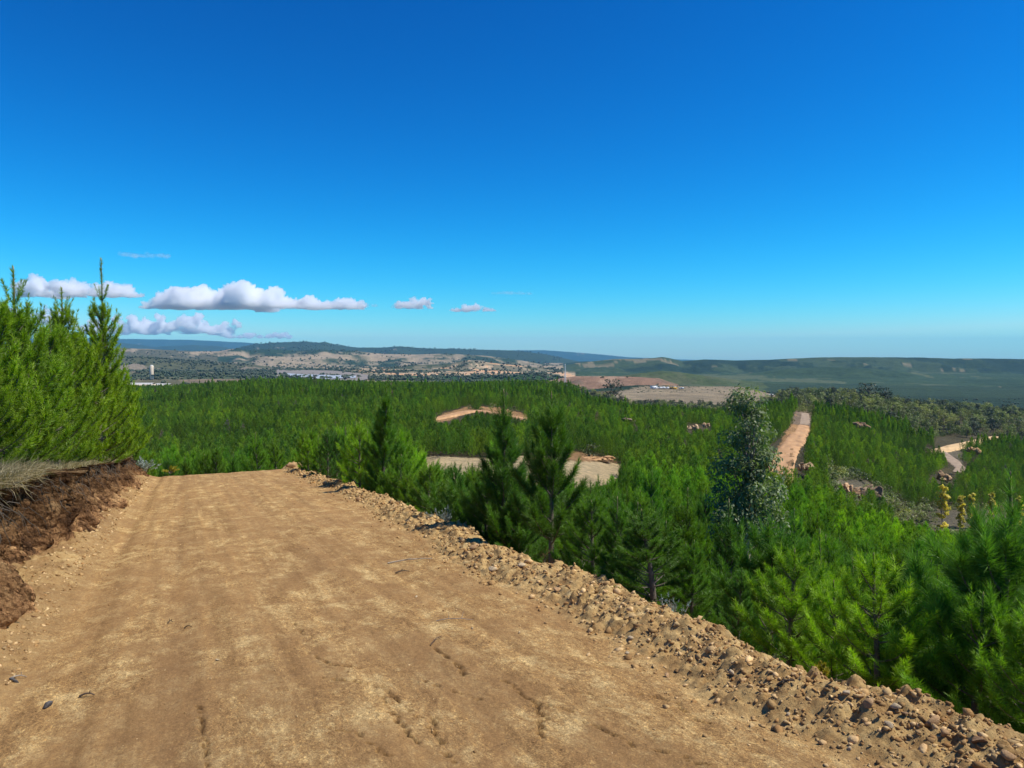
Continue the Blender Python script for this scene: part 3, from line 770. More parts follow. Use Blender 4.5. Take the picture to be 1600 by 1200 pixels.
# ------------------------------------------------------------------ clouds
def cumulus(px, py_base, w, h, depth, label, seed, puffs, name="cumulus_cloud", dens=0.006, flat=1.0):
    """puffs: (u along 0..1, top height fraction, radius fraction of w)"""
    rng = np.random.default_rng(seed)
    S = depth / F
    x0 = (px - 800) * S; z0 = -(py_base - HORIZON) * S
    W = w * S; Hh = h * S
    sp = Soup()
    for (u, tp, rad) in puffs:
        cx = x0 + u * W; R0 = rad * W
        top = z0 + tp * Hh
        n = 9
        for k in range(n):
            r = R0 * rng.uniform(0.45, 1.0)
            r = min(r, max(0.30 * Hh, 0.55 * tp * Hh))
            c = np.array([cx + rng.normal() * R0 * 0.55, depth + rng.normal() * R0 * 0.9, rng.uniform(z0 + r * 0.45, max(top - r, z0 + r * 0.55))])
            v = ICO3[0] * r * np.array([1.15, 1.15, 0.92 * flat]) + c
            sp.add(v, ICO3[1])
    me = sp.mesh("cloud_raw")
    o = bpy.data.objects.new("cloud_tmp", me); COL.objects.link(o)
    rm = o.modifiers.new("r", 'REMESH'); rm.mode = 'VOXEL'; rm.voxel_size = max(W / 170, Hh / 26) if name == 'cumulus_cloud' else max(W / 110, Hh / 9)
    dg = bpy.context.evaluated_depsgraph_get()
    me2 = bpy.data.meshes.new_from_object(o.evaluated_get(dg))
    bpy.data.objects.remove(o)
    co = np.empty(len(me2.vertices) * 3, np.float32); me2.vertices.foreach_get("co", co); co = co.reshape(-1, 3).astype(float)
    no = np.empty(len(me2.vertices) * 3, np.float32); me2.vertices.foreach_get("normal", no); no = no.reshape(-1, 3)
    a = Hh
    nz = 0.5 * (fbm(co[:, 0] / (.32 * a), co[:, 2] / (.32 * a), 4, seed) + fbm(co[:, 1] / (.32 * a), co[:, 2] / (.32 * a) + 9, 4, seed + 3))
    n2_ = np.abs(fbm(co[:, 0] / (.16 * a), co[:, 2] / (.16 * a), 4, seed + 8)) + np.abs(fbm(co[:, 1] / (.16 * a), co[:, 2] / (.16 * a) + 4, 4, seed + 5))
    co += no * (nz * 0.30 * a - 0.20 * a * n2_ + 0.05 * a * fbm(co[:, 0] / (.07 * a), co[:, 2] / (.07 * a), 3, seed + 11))[:, None]
    b = z0 + 0.12 * Hh
    low = co[:, 2] < b
    co[low, 2] = b - (b - co[low, 2]) * 0.30
    me2.vertices.foreach_set("co", co.astype(np.float32).ravel())
    me2.polygons.foreach_set("use_smooth", np.ones(len(me2.polygons), bool))
    me2.update()
    m, n, l = new_mat("cloud_vapour")
    pv = N(n, "ShaderNodeVolumePrincipled"); pv.inputs["Color"].default_value = (0.998, 0.998, 1, 1)
    pv.inputs["Density"].default_value = dens * 1.2; pv.inputs["Anisotropy"].default_value = 0.35
    oo = n.new("ShaderNodeOutputMaterial"); l.new(pv.outputs[0], oo.inputs["Volume"])
    return link(name, me2, m, label=label, category="cloud", group="clouds low over the horizon")
CL = 30000
def rp(n, lo, hi, seed, rad=0.07):
    r = np.random.default_rng(seed)
    return [(u + r.normal() * 0.015, r.uniform(lo, hi), rad * r.uniform(0.8, 1.2)) for u in np.linspace(0.05, 0.95, n)]
cumulus(236, 486, 330, 44, CL, "longest white cumulus with a double heap and a flat grey base", 1,
        [(0.05, .45, .05), (.12, .8, .07), (.2, .95, .08), (.28, .75, .06), (.36, .6, .06), (.42, .9, .07), (.5, 1, .08), (.57, .95, .07), (.65, .7, .06), (.73, .55, .05), (.8, .45, .05), (.88, .42, .045), (.95, .3, .04)])
cumulus(28, 468, 192, 44, CL, "white cumulus bank at the left behind the tall pine leader", 2,
        [(0.06, .8, .06), (.13, 1, .06), (.25, .6, .07), (.38, .75, .08), (.5, .8, .08), (.63, .7, .07), (.75, .8, .08), (.86, .6, .07), (.95, .35, .05)])
cumulus(614, 484, 66, 24, CL, "small rounded cumulus with a taller right side above the middle hills", 3, [(0.12, .45, .10), (.35, .6, .14), (.6, 1, .16), (.82, .8, .12)])
cumulus(706, 488, 66, 16, CL, "smallest flat cumulus, rightmost in the row", 4, [(0.12, .5, .10), (.35, .8, .12), (.6, 1, .12), (.85, .5, .10)])
cumulus(10, 512, 90, 40, CL * 1.05, "white cumulus partly hidden behind the roadside pines", 5, rp(6, .6, 1, 5, .12))
cumulus(120, 526, 250, 40, CL * 1.15, "broken grey and white cloud layer low over the far mountains", 6, rp(15, .35, 1.0, 6, .045), dens=0.007)
cumulus(355, 530, 90, 14, CL * 1.15, "low bright cloud scraps just over the dark crest", 7, rp(6, .4, 1, 7, .07))
cumulus(200, 404, 62, 13, CL * 0.95, "faint greyish wisp high above the cumulus row", 8, rp(7, .5, .8, 8, .13), name="cloud_wisp", dens=0.0006)
cumulus(560, 481, 26, 9, CL, "tiny cloud puff at the right end of the long cumulus", 9, rp(3, .4, 1, 9, .15), dens=0.0015)
cumulus(774, 461, 56, 7, CL * 0.9, "thin slanting white streak of cloud above the small cumulus", 10, rp(9, .6, 1, 10, .10), name="cloud_wisp", dens=0.0006)

# ------------------------------------------------------------------ conifers
def needles(sp, P, D, L, m, ln, wd, rng, col, a0=62, a1=22, jit=0.25, K=None):
    n = len(P)
    u = rng.uniform(0.0, 1.0, (n, m)); phi = rng.uniform(0, 2 * math.pi, (n, m))
    D = D / (np.linalg.norm(D, axis=1)[:, None] + 1e-9)
    ref = np.where(np.abs(D[:, 2:3]) < 0.9, np.array([[0, 0, 1.0]]), np.array([[1.0, 0, 0]]))
    A = np.cross(D, ref); A /= np.linalg.norm(A, axis=1)[:, None]; B = np.cross(D, A)
    perp = np.cos(phi)[..., None] * A[:, None] + np.sin(phi)[..., None] * B[:, None]
    ang = np.radians(a0 + (a1 - a0) * u + rng.normal(size=(n, m)) * 8)
    nd = np.cos(ang)[..., None] * D[:, None] + np.sin(ang)[..., None] * perp
    nd = nd + rng.normal(size=nd.shape) * jit * 0.25
    base = P[:, None] + D[:, None] * (u * L[:, None])[..., None]
    le = ln * rng.uniform(0.75, 1.15, (n, m)) * (1 - 0.25 * u)
    if K is not None: le = le * K[:, None]
    side = np.cross(nd, rng.normal(size=nd.shape)); side /= np.linalg.norm(side, axis=-1)[..., None] + 1e-9
    tip = base + nd * le[..., None]
    b1 = base + side * wd / 2; b2 = base - side * wd / 2
    v = np.stack([b1, b2, tip], 2).reshape(-1, 3)
    f = np.arange(len(v)).reshape(-1, 3)
    c = col[:, None, :] * (1 + 0.18 * rng.normal(size=(n, m, 1)))
    c = np.repeat(c.reshape(-1, 3), 3, axis=0)
    sp.add(v, f, np.clip(c, 0.05, 4))

def pine(seed, H=3.2, rad=1.1, needle_n=56, shoots=1.0, nl=0.13, nw=0.007, leader=0.5, bare=0.15, tn=8, gap=0.42, candles=0.3, top_pow=0.75, bn=6, lod=0, up=0.0):
    """returns (wood mesh soup, needle soup)"""
    rng = np.random.default_rng(seed)
    W, Nn = Soup(), Soup()
    bend = rng.normal(size=2) * 0.03 * H
    def trunk_at(h): k = h / H; return np.array([bend[0] * k * k, bend[1] * k * k, h])
    hs_ = np.linspace(-0.35, H * 0.97, 9)
    v, f = tube([trunk_at(h) for h in hs_], 0.018 + 0.014 * H * (1 - np.clip(hs_ / H, 0, 1)) * 0.9, tn)
    W.add(v, f, (1, 1, 1))
    P, D, L, C = [], [], [], []
    K = []
    def sh(p, d, l, c, k=1.0): P.append(p); D.append(d); L.append(l); C.append(c); K.append(k)
    h = bare * H; wi = 0
    while h < H * 0.93:
        k = h / H
        R = rad * (1 - k) ** top_pow * rng.uniform(0.82, 1.12) + 0.10
        R *= 0.80 + 0.20 * min(1, (k - bare * 0.5) / 0.22)
        nb = bn if k < 0.8 else max(3, bn - 2)
        a_off = rng.uniform(0, 6.28)
        for b in range(nb):
            az = a_off + b * 2 * math.pi / nb + rng.normal() * 0.25
            Rb = R * rng.uniform(0.75, 1.15)
            el0 = math.radians(rng.uniform(8, 26) + 38 * k + up)
            el1 = math.radians(rng.uniform(42, 62) + 18 * k)
            o = trunk_at(h + rng.normal() * 0.04)
            pts = [o]; nseg = 5
            for q in range(nseg):
                e = el0 + (el1 - el0) * (q / (nseg - 1)) ** 1.3
                az += rng.normal() * 0.07
                pts.append(pts[-1] + Rb / nseg * np.array([math.cos(az) * math.cos(e), math.sin(az) * math.cos(e), math.sin(e)]))
            pts = np.array(pts)
            v, f = tube(pts, np.linspace(0.011 + 0.006 * Rb, 0.005, len(pts)), 5 if lod == 0 else 3)
            W.add(v, f, (1, 1, 1))
            bright = rng.uniform(0.85, 1.15)
            ns = max(2, int(Rb / 0.095 * shoots))
            for q in range(ns):
                w = 0.22 + 0.78 * (q + rng.uniform(0, 1)) / ns
                i = min(int(w * nseg), nseg - 1); fr = w * nseg - i
                p = pts[i] * (1 - fr) + pts[i + 1] * fr
                td = pts[i + 1] - pts[i]; td /= np.linalg.norm(td)
                sd_ = np.array([-td[1], td[0], 0]) * (1 if q % 2 else -1)
                d = td * 0.75 + sd_ * rng.uniform(0.3, 0.9) + np.array([0, 0, rng.uniform(0.15, 0.75)]) + rng.normal(size=3) * 0.12
                l = rng.uniform(0.16, 0.30) * (0.7 + 0.5 * (1 - w))
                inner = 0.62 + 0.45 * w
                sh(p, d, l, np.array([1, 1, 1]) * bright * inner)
            td = pts[-1] - pts[-2]; td /= np.linalg.norm(td)
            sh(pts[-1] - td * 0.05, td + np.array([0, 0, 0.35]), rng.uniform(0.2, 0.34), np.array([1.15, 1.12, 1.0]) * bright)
            if rng.random() < candles:
                sh(pts[-1], np.array([0, 0, 1.0]) + rng.normal(size=3) * 0.12, rng.uniform(0.22, 0.4), np.array([1.25, 1.15, 1.0]))
        # needles on the stem between the whorls
        if k > 0.35:
            for q in range(int(3 * shoots) + 1):
                sh(trunk_at(h + gap * q / 4), np.array([0, 0, 1.0]) + rng.normal(size=3) * 0.3, 0.2, np.array([.9, .9, .9]))
        h += gap * rng.uniform(0.8, 1.2) * (1 - 0.25 * k); wi += 1
    # leader with a ring of upright candles
    tp = trunk_at(H * 0.93)
    lt = max(leader, 0.12)
    v, f = tube([tp, tp + np.array([0.01, 0, lt * .5]), tp + np.array([0.0, 0.01, lt])], [0.017, 0.014, 0.010], 5)
    W.add(v, f, (1.2, 1.3, 0.8))
    nl_ = max(2, int(lt / 0.14))
    for q in range(nl_):
        sh(tp + np.array([0, 0, lt * q / nl_]), np.array([0, 0, 1.0]) + rng.normal(size=3) * 0.05, lt / nl_ * 1.2, np.array([1, 1, 0.95]), 0.9 if lod == 0 else 1.0)
    if lod == 0 and lt > 0.85:
        for b in range(5):
            az = rng.uniform(0, 6.28); e = rng.uniform(0.85, 1.2)
            d = np.array([math.cos(az) * math.cos(e), math.sin(az) * math.cos(e), math.sin(e)])
            for q in range(2): sh(tp + np.array([0, 0, lt * 0.30]) + d * (0.04 + 0.2 * q) + np.array([0, 0, 0.05 * q]), d + np.array([0, 0, 0.3 * q]), 0.24, np.array([1, 1, 1]), 0.75)
    for b in range(6 if lod == 0 else 4):
        az = rng.uniform(0, 6.28)
        e = rng.uniform(0.9, 1.3)
        d = np.array([math.cos(az) * math.cos(e), math.sin(az) * math.cos(e), math.sin(e)])
        sh(tp + d * 0.05, d, rng.uniform(0.2, 0.42), np.array([1.1, 1.08, 1]), 0.8)
    if lod == 0:
        top = tp + np.array([0, 0.01, lt])
        v, f = tube([top, top + np.array([0, 0, 0.035]), top + np.array([0, 0, 0.07])], [0.011, 0.010, 0.003], 5)
        W.add(v, f, (2.8, 2.6, 1.6))
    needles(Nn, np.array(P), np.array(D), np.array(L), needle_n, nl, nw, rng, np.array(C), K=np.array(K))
    return W, Nn

def pine_meshes(tag, seed, **kw):
    w, n = pine(seed, **kw)
    a = w.mesh("pine_stem_" + tag, smooth=True); b = n.mesh("pine_crown_" + tag)
    return a, b

NEAR = []
for k in range(7):
    hh = [2.6, 3.0, 3.4, 2.8, 3.2, 3.6, 2.3][k]
    NEAR.append(pine_meshes("near%d" % k, 100 + k, H=hh, rad=[1.15, 1.05, 1.2, 1.25, 1.0, 1.1, 1.1][k], needle_n=56, shoots=1.5, nl=0.135, nw=0.0075, leader=[.35, .5, .45, .2, .6, .5, .3][k], bare=0.08) + (hh,))
MID = [pine_meshes("mid%d" % k, 200 + k, H=4.2, rad=1.45, needle_n=16, shoots=0.42, nl=0.24, nw=0.030, leader=[.5, .7, .4, .6][k], bare=0.06, gap=0.55, tn=4, bn=5, lod=1) for k in range(4)]
def single(tag, parts):
    """stem and needles of a far tree as one mesh"""
    w, n = parts
    s = Soup(); s.add(np.concatenate(n.v), np.concatenate(n.f[3]), np.concatenate(n.c))
    return s.mesh("far_pine_" + tag)
FAR = [single(str(k), pine(300 + k, H=4.3, rad=1.15, needle_n=9, shoots=0.25, nl=0.36, nw=0.10, leader=0.9, bare=0.04, gap=0.7, tn=3, bn=4, lod=1)) for k in range(4)]
MIDS = [single("mid" + str(k), pine(200 + k, H=4.2, rad=1.45, needle_n=16, shoots=0.42, nl=0.24, nw=0.030, leader=[.5, .7, .4, .6][k], bare=0.06, gap=0.55, tn=4, bn=5, lod=1)) for k in range(4)]

def tree_thing(name, parts, x, y, z, rz, sc, mats, label, category, group=None, tilt=0.0, zs=1.0, names=("trunk", "crown")):
    e = empty(name, (x, y, z), label=label, category=category, group=group)
    e.rotation_euler = (tilt * math.cos(rz), tilt * math.sin(rz), rz); e.scale = (sc, sc, sc * zs)
    for me, mt, nm in zip(parts, mats, names):
        o = bpy.data.objects.new(nm, me)
        if not me.materials: me.materials.append(mt)
        if me.materials[0] is not mt:
            o.material_slots[0].link = 'OBJECT'; o.material_slots[0].material = mt
        COL.objects.link(o); o.parent = e
    return e

# hero pines: px, depth, py_top
HEROES = []
def hero(px, depth, py_top, seed, label, mat, rad=1.0, base=None, group=None, **kw):
    x, y = place(px, depth)
    z = ground1(x, y) if base is None else base
    top = zat(py_top, depth)
    ht = top - z
    lead = kw.get("leader", 0.5)
    Hm = (ht - lead) / 0.93
    w, n = pine(seed, H=Hm, rad=rad, **kw)
    parts = (w.mesh("pine_stem_hero%d" % seed, smooth=True), n.mesh("pine_crown_hero%d" % seed))
    HEROES.append((x, y, rad))
    return tree_thing("pine_tree", parts, x, y, z - 0.02, 0, 1.0, (M_BARK, mat), label, "pine tree", group)
hero(862, 11.6, 616, 11, "dark young pine with a bare grey lower trunk standing behind the berm", M_NEEDLE_DK, rad=1.05, base=-3.75, leader=0.62, bare=0.3, needle_n=80, shoots=1.8, nl=0.15, nw=0.0065, gap=0.36, up=2, top_pow=0.7, group="")
hero(787, 13.4, 612, 12, "thin dark pine with a bare upper stem, left of the pine with the grey trunk", M_NEEDLE_DK, rad=1.0, leader=0.6, bare=0.06, needle_n=70, nl=0.15, nw=0.007, gap=0.42, up=6, top_pow=1.15, shoots=1.7)
hero(597, 22.5, 598, 13, "tall dark pine with a yellow green tip beyond the far end of the berm", M_NEEDLE_DK, rad=1.0, leader=0.75, bare=0.04, needle_n=56, nl=0.16, nw=0.010, gap=0.38, up=14, top_pow=0.9, shoots=1.6)
hero(1570, 5.9, 745, 14, "nearest dark pine with a tall stem at the right edge of the picture", M_NEEDLE_DK, rad=1.15, leader=0.6, bare=0.04, needle_n=90, nl=0.15, nw=0.0045, gap=0.30, up=0, shoots=2.0)
hero(1212, 9.4, 822, 15, "broad dark pine above the berm with a pale curved tip", M_NEEDLE_DK, rad=1.1, leader=0.3, bare=0.03, needle_n=80, nl=0.14, nw=0.006, gap=0.30, shoots=2.0)
hero(1292, 9.6, 835, 16, "slim pine with a long straight pale leader right of the broad dark pine", M_NEEDLE, rad=0.85, leader=0.8, bare=0.08, needle_n=60, nl=0.14, nw=0.006, gap=0.42)
hero(1420, 7.2, 900, 17, "low dark pine between the berm and the nearest right pine", M_NEEDLE_DK, rad=1.1, leader=0.3, bare=0.03, needle_n=80, nl=0.14, nw=0.006, gap=0.30, shoots=2.0)
hero(722, 15.2, 772, 18, "bushy dark pine at the foot of the berm just behind the grey shrub", M_NEEDLE_DK, rad=1.2, leader=0.2, bare=0.03, needle_n=60, nl=0.15, nw=0.008, gap=0.34, shoots=1.7)
hero(815, 13.2, 800, 19, "low dark pine between the two tall dark pines behind the berm", M_NEEDLE_DK, rad=1.1, leader=0.15, bare=0.03, needle_n=60, nl=0.15, nw=0.007, gap=0.34, shoots=1.7)
# pines on the bank at the left
BP = "pines on the bank left of the road"
for (px, dep, top, sd_, rad, lead, lab, dk) in [
    (154, 21.5, 405, 21, 1.30, 1.75, "roadside bank pine with the tallest spear-like leader against the sky", 0),
    (112, 20.0, 452, 22, 1.25, 1.0, "bank pine with a bent two-forked tip left of the tallest leader", 0),
    (76, 17.6, 497, 23, 1.25, 0.6, "bank pine with a cluster of short candles in front of the cumulus bank", 0),
    (14, 13.6, 420, 24, 1.15, 0.95, "tall dark-topped bank pine at the left edge of the picture", 0),
    (42, 15.4, 476, 25, 1.25, 0.65, "bushy bank pine just right of the tall left edge pine", 0),
    (135, 25.0, 515, 26, 1.3, 0.4, "small bank pine with thin candles behind the tallest leader", 0),
    (168, 27.0, 585, 27, 1.35, 0.35, "bank pine sloping down behind the dry grass, third from the end of the row", 0),
    (186, 32.0, 545, 28, 1.5, 1.3, "bank pine with one isolated candle above its right side", 0),
    (203, 35.5, 625, 29, 1.3, 0.35, "last bright pine at the far end of the bank", 0),
    (96, 23.5, 528, 31, 1.4, 0.35, "bank pine behind the two-forked one, hidden below its tip", 0),
    (-30, 12.4, 470, 30, 1.2, 0.4, "bank pine cut by the left border of the picture", 0)]:
    x, y = place(px, dep)
    s_, t_ = to_st(x, y)
    hero(px, dep, top, sd_, lab, M_NEEDLE_BR, rad=rad*1.08, leader=lead, bare=0.0, needle_n=38, nl=0.13, nw=0.014, gap=0.40, bn=7, candles=0.7, shoots=1.3, top_pow=0.62, group=BP, base=ground1(x, y))
    print("bank pine", px, round(s_, 1), round(t_, 2), "h", round(zat(top, dep) - ground1(x, y), 2))

for (s_, t_, hh_, v_) in [(11.0, -3.7, 1.5, 5), (12.8, -3.2, 1.4, 3), (14.4, -2.85, 1.7, 0), (17.0, -2.95, 1.7, 1), (19.2, -2.8, 1.9, 2), (21.5, -2.9, 2.1, 3), (23.6, -2.75, 1.9, 4), (26.0, -2.7, 2.0, 5), (28.6, -2.75, 2.1, 0), (31.2, -2.6, 2.0, 1), (33.8, -2.6, 1.9, 2), (36.2, -2.7, 2.0, 3), (25.5, -4.0, 3.6, 5), (30.0, -4.0, 3.6, 4), (34.5, -4.2, 3.4, 1), (39.5, -3.2, 2.8, 2)]:
    x_, y_ = to_xy(s_, t_); a_, b_, h0_ = NEAR[v_]
    tree_thing("pine_tree", (a_, b_), x_, y_, ground1(x_, y_) - .05, v_ * 1.3, hh_ / h0_ * 1.15, (M_BARK, M_NEEDLE_BR), "low bright green pine crowding the lip of the left bank", "pine tree", "low pines along the lip of the left bank", zs=0.87)

# ------------------------------------------------------------------ where pines grow
CLEAR = [ # depth limit, polygon kept visible in the photograph (nothing nearer may cover it)
 (40, 125, [(668, 722), (705, 716), (770, 718), (900, 716), (950, 726), (975, 732), (950, 744), (915, 742), (760, 736), (700, 730), (668, 736)]),
 (120, 235, [(674, 657), (715, 640), (741, 634), (743, 641), (700, 659)]),
 (120, 230, [(741, 634), (785, 638), (828, 650), (824, 655), (780, 647), (743, 641)]),
 (70, 360, [(1204, 722), (1240, 662), (1247, 646), (1266, 646), (1264, 672), (1240, 700), (1228, 722)]),
 (110, 160, [(1308, 752), (1350, 752), (1352, 780), (1318, 778)]),
 (180, 420, [(1457, 685), (1545, 669), (1546, 673), (1488, 690), (1504, 710), (1490, 712), (1474, 698)]),
 (60, 170, [(1465, 775), (1580, 775), (1580, 828), (1465, 828)]),
 (150, 300, [(1072, 661), (1112, 661), (1112, 670), (1072, 670)]),
]
def blocked(x, y, z, h):
    bad = np.zeros(x.shape, bool)
    for (d0, d1, poly) in CLEAR:
        sel = (y > d0) & (y < d1)
        for k in (0.0, 0.25, 0.5, 0.75, 0.92):
            px, py = pix(x, y, z + h * k)
            for off in (-0.35, 0.35):
                bad |= sel & in_poly(px + off * 1.0 * F / np.maximum(y, 1), py, poly)
    return bad
TRACKS = [([place(1216, 100), place(1222, 122), place(1232, 160), place(1243, 205), place(1252, 262), place(1256, 370)], 4.0),
          ([place(1452, 300), place(1475, 318), place(1510, 345), place(1545, 385), place(1560, 410)], 5.5),
          ([place(1470, 312), place(1490, 285), place(1505, 262), place(1488, 235), place(1472, 212), place(1480, 200)], 4.0),
          ([place(664, 196), place(690, 206), place(712, 218), place(735, 236), place(750, 240), place(775, 228), place(800, 212), place(832, 205)], 5.0)]
def near_track(x, y):
    bad = np.zeros(x.shape, bool)
    for pts, w in TRACKS:
        for a, b in zip(pts[:-1], pts[1:]):
            L2 = (b[0] - a[0]) ** 2 + (b[1] - a[1]) ** 2
            q = np.clip(((x - a[0]) * (b[0] - a[0]) + (y - a[1]) * (b[1] - a[1])) / L2, 0, 1)
            bad |= np.hypot(x - a[0] - q * (b[0] - a[0]), y - a[1] - q * (b[1] - a[1])) < w
    return bad

def jitter_grid(x0, x1, y0, y1, step, seed):
    rng = np.random.default_rng(seed)
    gx, gy = np.meshgrid(np.arange(x0, x1, step), np.arange(y0, y1, step))
    gx = gx + rng.uniform(-.42, .42, gx.shape) * step; gy = gy + rng.uniform(-.42, .42, gy.shape) * step
    return gx.ravel(), gy.ravel()

def not_pine(x, y, z):
    """clearings, tracks, woodland"""
    px, py = pix(x, y, z)
    bad = near_track(x, y)
    for (d0, d1, col, poly) in REGIONS:
        bad |= (y > d0) & (y < d1) & in_poly(px, py, poly)
    wood = (px > 1215) & (y > 400 - 40 * (px > 1420)) ; bad |= wood
    bad |= (px > 905) & (px < 1215) & (y > 430)
    gul = (px > 1385) & (y > 85) & (y < 172) & (fbm(x / 9, y / 9, 3, 19) > -0.25); bad |= gul
    bad |= (px > 1290) & (px < 1400) & (y > 105) & (y < 165) & (fbm(x / 9, y / 9, 3, 20) > -0.2)
    return bad

# near pines: individuals
x, y = jitter_grid(-70, 110, 5, 175, 1.75, 11)
s, t = to_st(x, y)
px_, _ = pix(x, y, np.zeros_like(x))
keep = (px_ > -60) & (px_ < 1660) & (((t > 4.95) & (s < 40)) | (s > 41.5)) & (y > 5)
keep &= ~((t < -2.0) & (s < 41))
x, y, s, t = x[keep], y[keep], s[keep], t[keep]
z = ground(x, y)
for (hx, hy, hr) in HEROES:
    k = np.hypot(x - hx, y - hy) > 0.75; x, y, z, s, t = x[k], y[k], z[k], s[k], t[k]
gx_, gy_ = place(1165, 28)
k = (np.hypot(x - gx_, y - gy_) > 1.6) & ~not_pine(x, y, z); x, y, z, s, t = x[k], y[k], z[k], s[k], t[k]
rng = np.random.default_rng(5)
hgt = 2.95 + 0.9 * sstep(8, 45, y) + rng.normal(size=len(x)) * 0.5
hgt *= 0.72 + 0.28 * sstep(4.8, 7.5, t + 100 * (s > 41))
hgt = np.where((s > 40) & (s < 47), hgt * 0.8, hgt)
k = ~blocked(x, y, z, hgt); x, y, z, s, t, hgt = (q[k] for q in (x, y, z, s, t, hgt))
lowrng = np.random.default_rng(321)
for s_ in np.arange(0.6, 24, 0.62):
    t_ = 5.15 + lowrng.uniform(-.1, .45) + 0.5 * float(sstep(10, 20, s_))
    x_, y_ = to_xy(s_, t_); zz_ = ground1(x_, y_)
    p_, _q = pix(x_, y_, zz_)
    if 825 < p_ < 905 or p_ > 1680 or y_ < 3.6: continue
    v_ = int(lowrng.integers(0, len(NEAR))); a_, b_, h0_ = NEAR[v_]
    hh_ = lowrng.uniform(0.95, 1.35) + 0.35 * float(sstep(7, 12, y_)); mt_ = M_NEEDLE if lowrng.random() < 0.65 else M_NEEDLE_DK
    tree_thing("pine_tree", (a_, b_), x_, y_, zz_ - .05, lowrng.uniform(0, 6.28), hh_ / h0_ * 1.25, (M_BARK, mt_), ("low bushy green" if mt_ is M_NEEDLE else "low dark") + " pine growing against the outer foot of the berm", "pine tree", "low pines along the outer foot of the berm", zs=0.8)

# keep the hero trunks and the sight line to them free
px_, pyt = pix(x, y, z + hgt)
cap_rng = np.random.default_rng(44)
def cap_top(px0, px1, dmax, py_min):
    """no pine nearer than dmax may rise above this picture row"""
    global hgt
    m = (px_ > px0) & (px_ < px1) & (y < dmax)
    lim = zat(py_min, y) - z + np.where(y > 12, cap_rng.exponential(0.028, len(y)) * y ** 0.9, 0)
    hgt = np.where(m, np.minimum(hgt, np.maximum(lim, 0.9)), hgt)
cap_top(835, 885, 10.4, 915); cap_top(560, 640, 22, 700); cap_top(640, 1000, 30, 735); cap_top(660, 745, 74, 741); cap_top(885, 930, 74, 744); cap_top(930, 955, 74, 738); cap_top(955, 975, 74, 735); cap_top(880, 1150, 22, 800); cap_top(1060, 1250, 27, 790)
cap_top(1250, 1420, 60, 770); cap_top(1400, 1700, 80, 800); cap_top(1180, 1260, 95, 728); cap_top(-100, 560, 60, 690)
order = np.argsort(y)
NIND = 292
ind = order[:NIND]; rest_near = order[NIND:]
def zone(px, d, dark):
    tone = "dark young" if dark else "bright green young"
    if px < 330: w = "past the road crest by the bank"
    elif px < 560: w = "past the road crest by the berm end"
    elif px < 700: w = "between the yellow tipped pine and clearing"
    elif px < 850: w = "below the clearing's left half"
    elif px < 1000: w = "below the clearing's right half"
    elif px < 1120: w = "on the slope left of the gum tree"
    elif px < 1250: w = "around and below the gum tree"
    elif px < 1400: w = "below the orange rock face"
    else: w = "below the yellow poplars"
    if d < 14 and px > 560: w = "by the berm, " + w
    return tone + " pine " + w, "young pines " + w
for q in ind:
    v = rng.integers(0, len(NEAR)); a, b, hh = NEAR[v]
    full = hh * 0.93 + 0.4
    mt = M_NEEDLE if rng.random() < (0.8 if y[q] > 12 else 0.7) else M_NEEDLE_DK
    lab, grp = zone(px_[q], y[q], mt is M_NEEDLE_DK)
    sc = hgt[q] / full
    tree_thing("pine_tree", (a, b), x[q], y[q], z[q] - 0.03, rng.uniform(0, 6.28), max(sc, 0.75) , (M_BARK, mt), lab, "pine tree", grp, tilt=rng.normal() * 0.04, zs=sc / max(sc, 0.75))
REST = [(x[rest_near], y[rest_near], z[rest_near], hgt[rest_near])]
print("near pines", len(x), "farthest individual", y[ind].max())

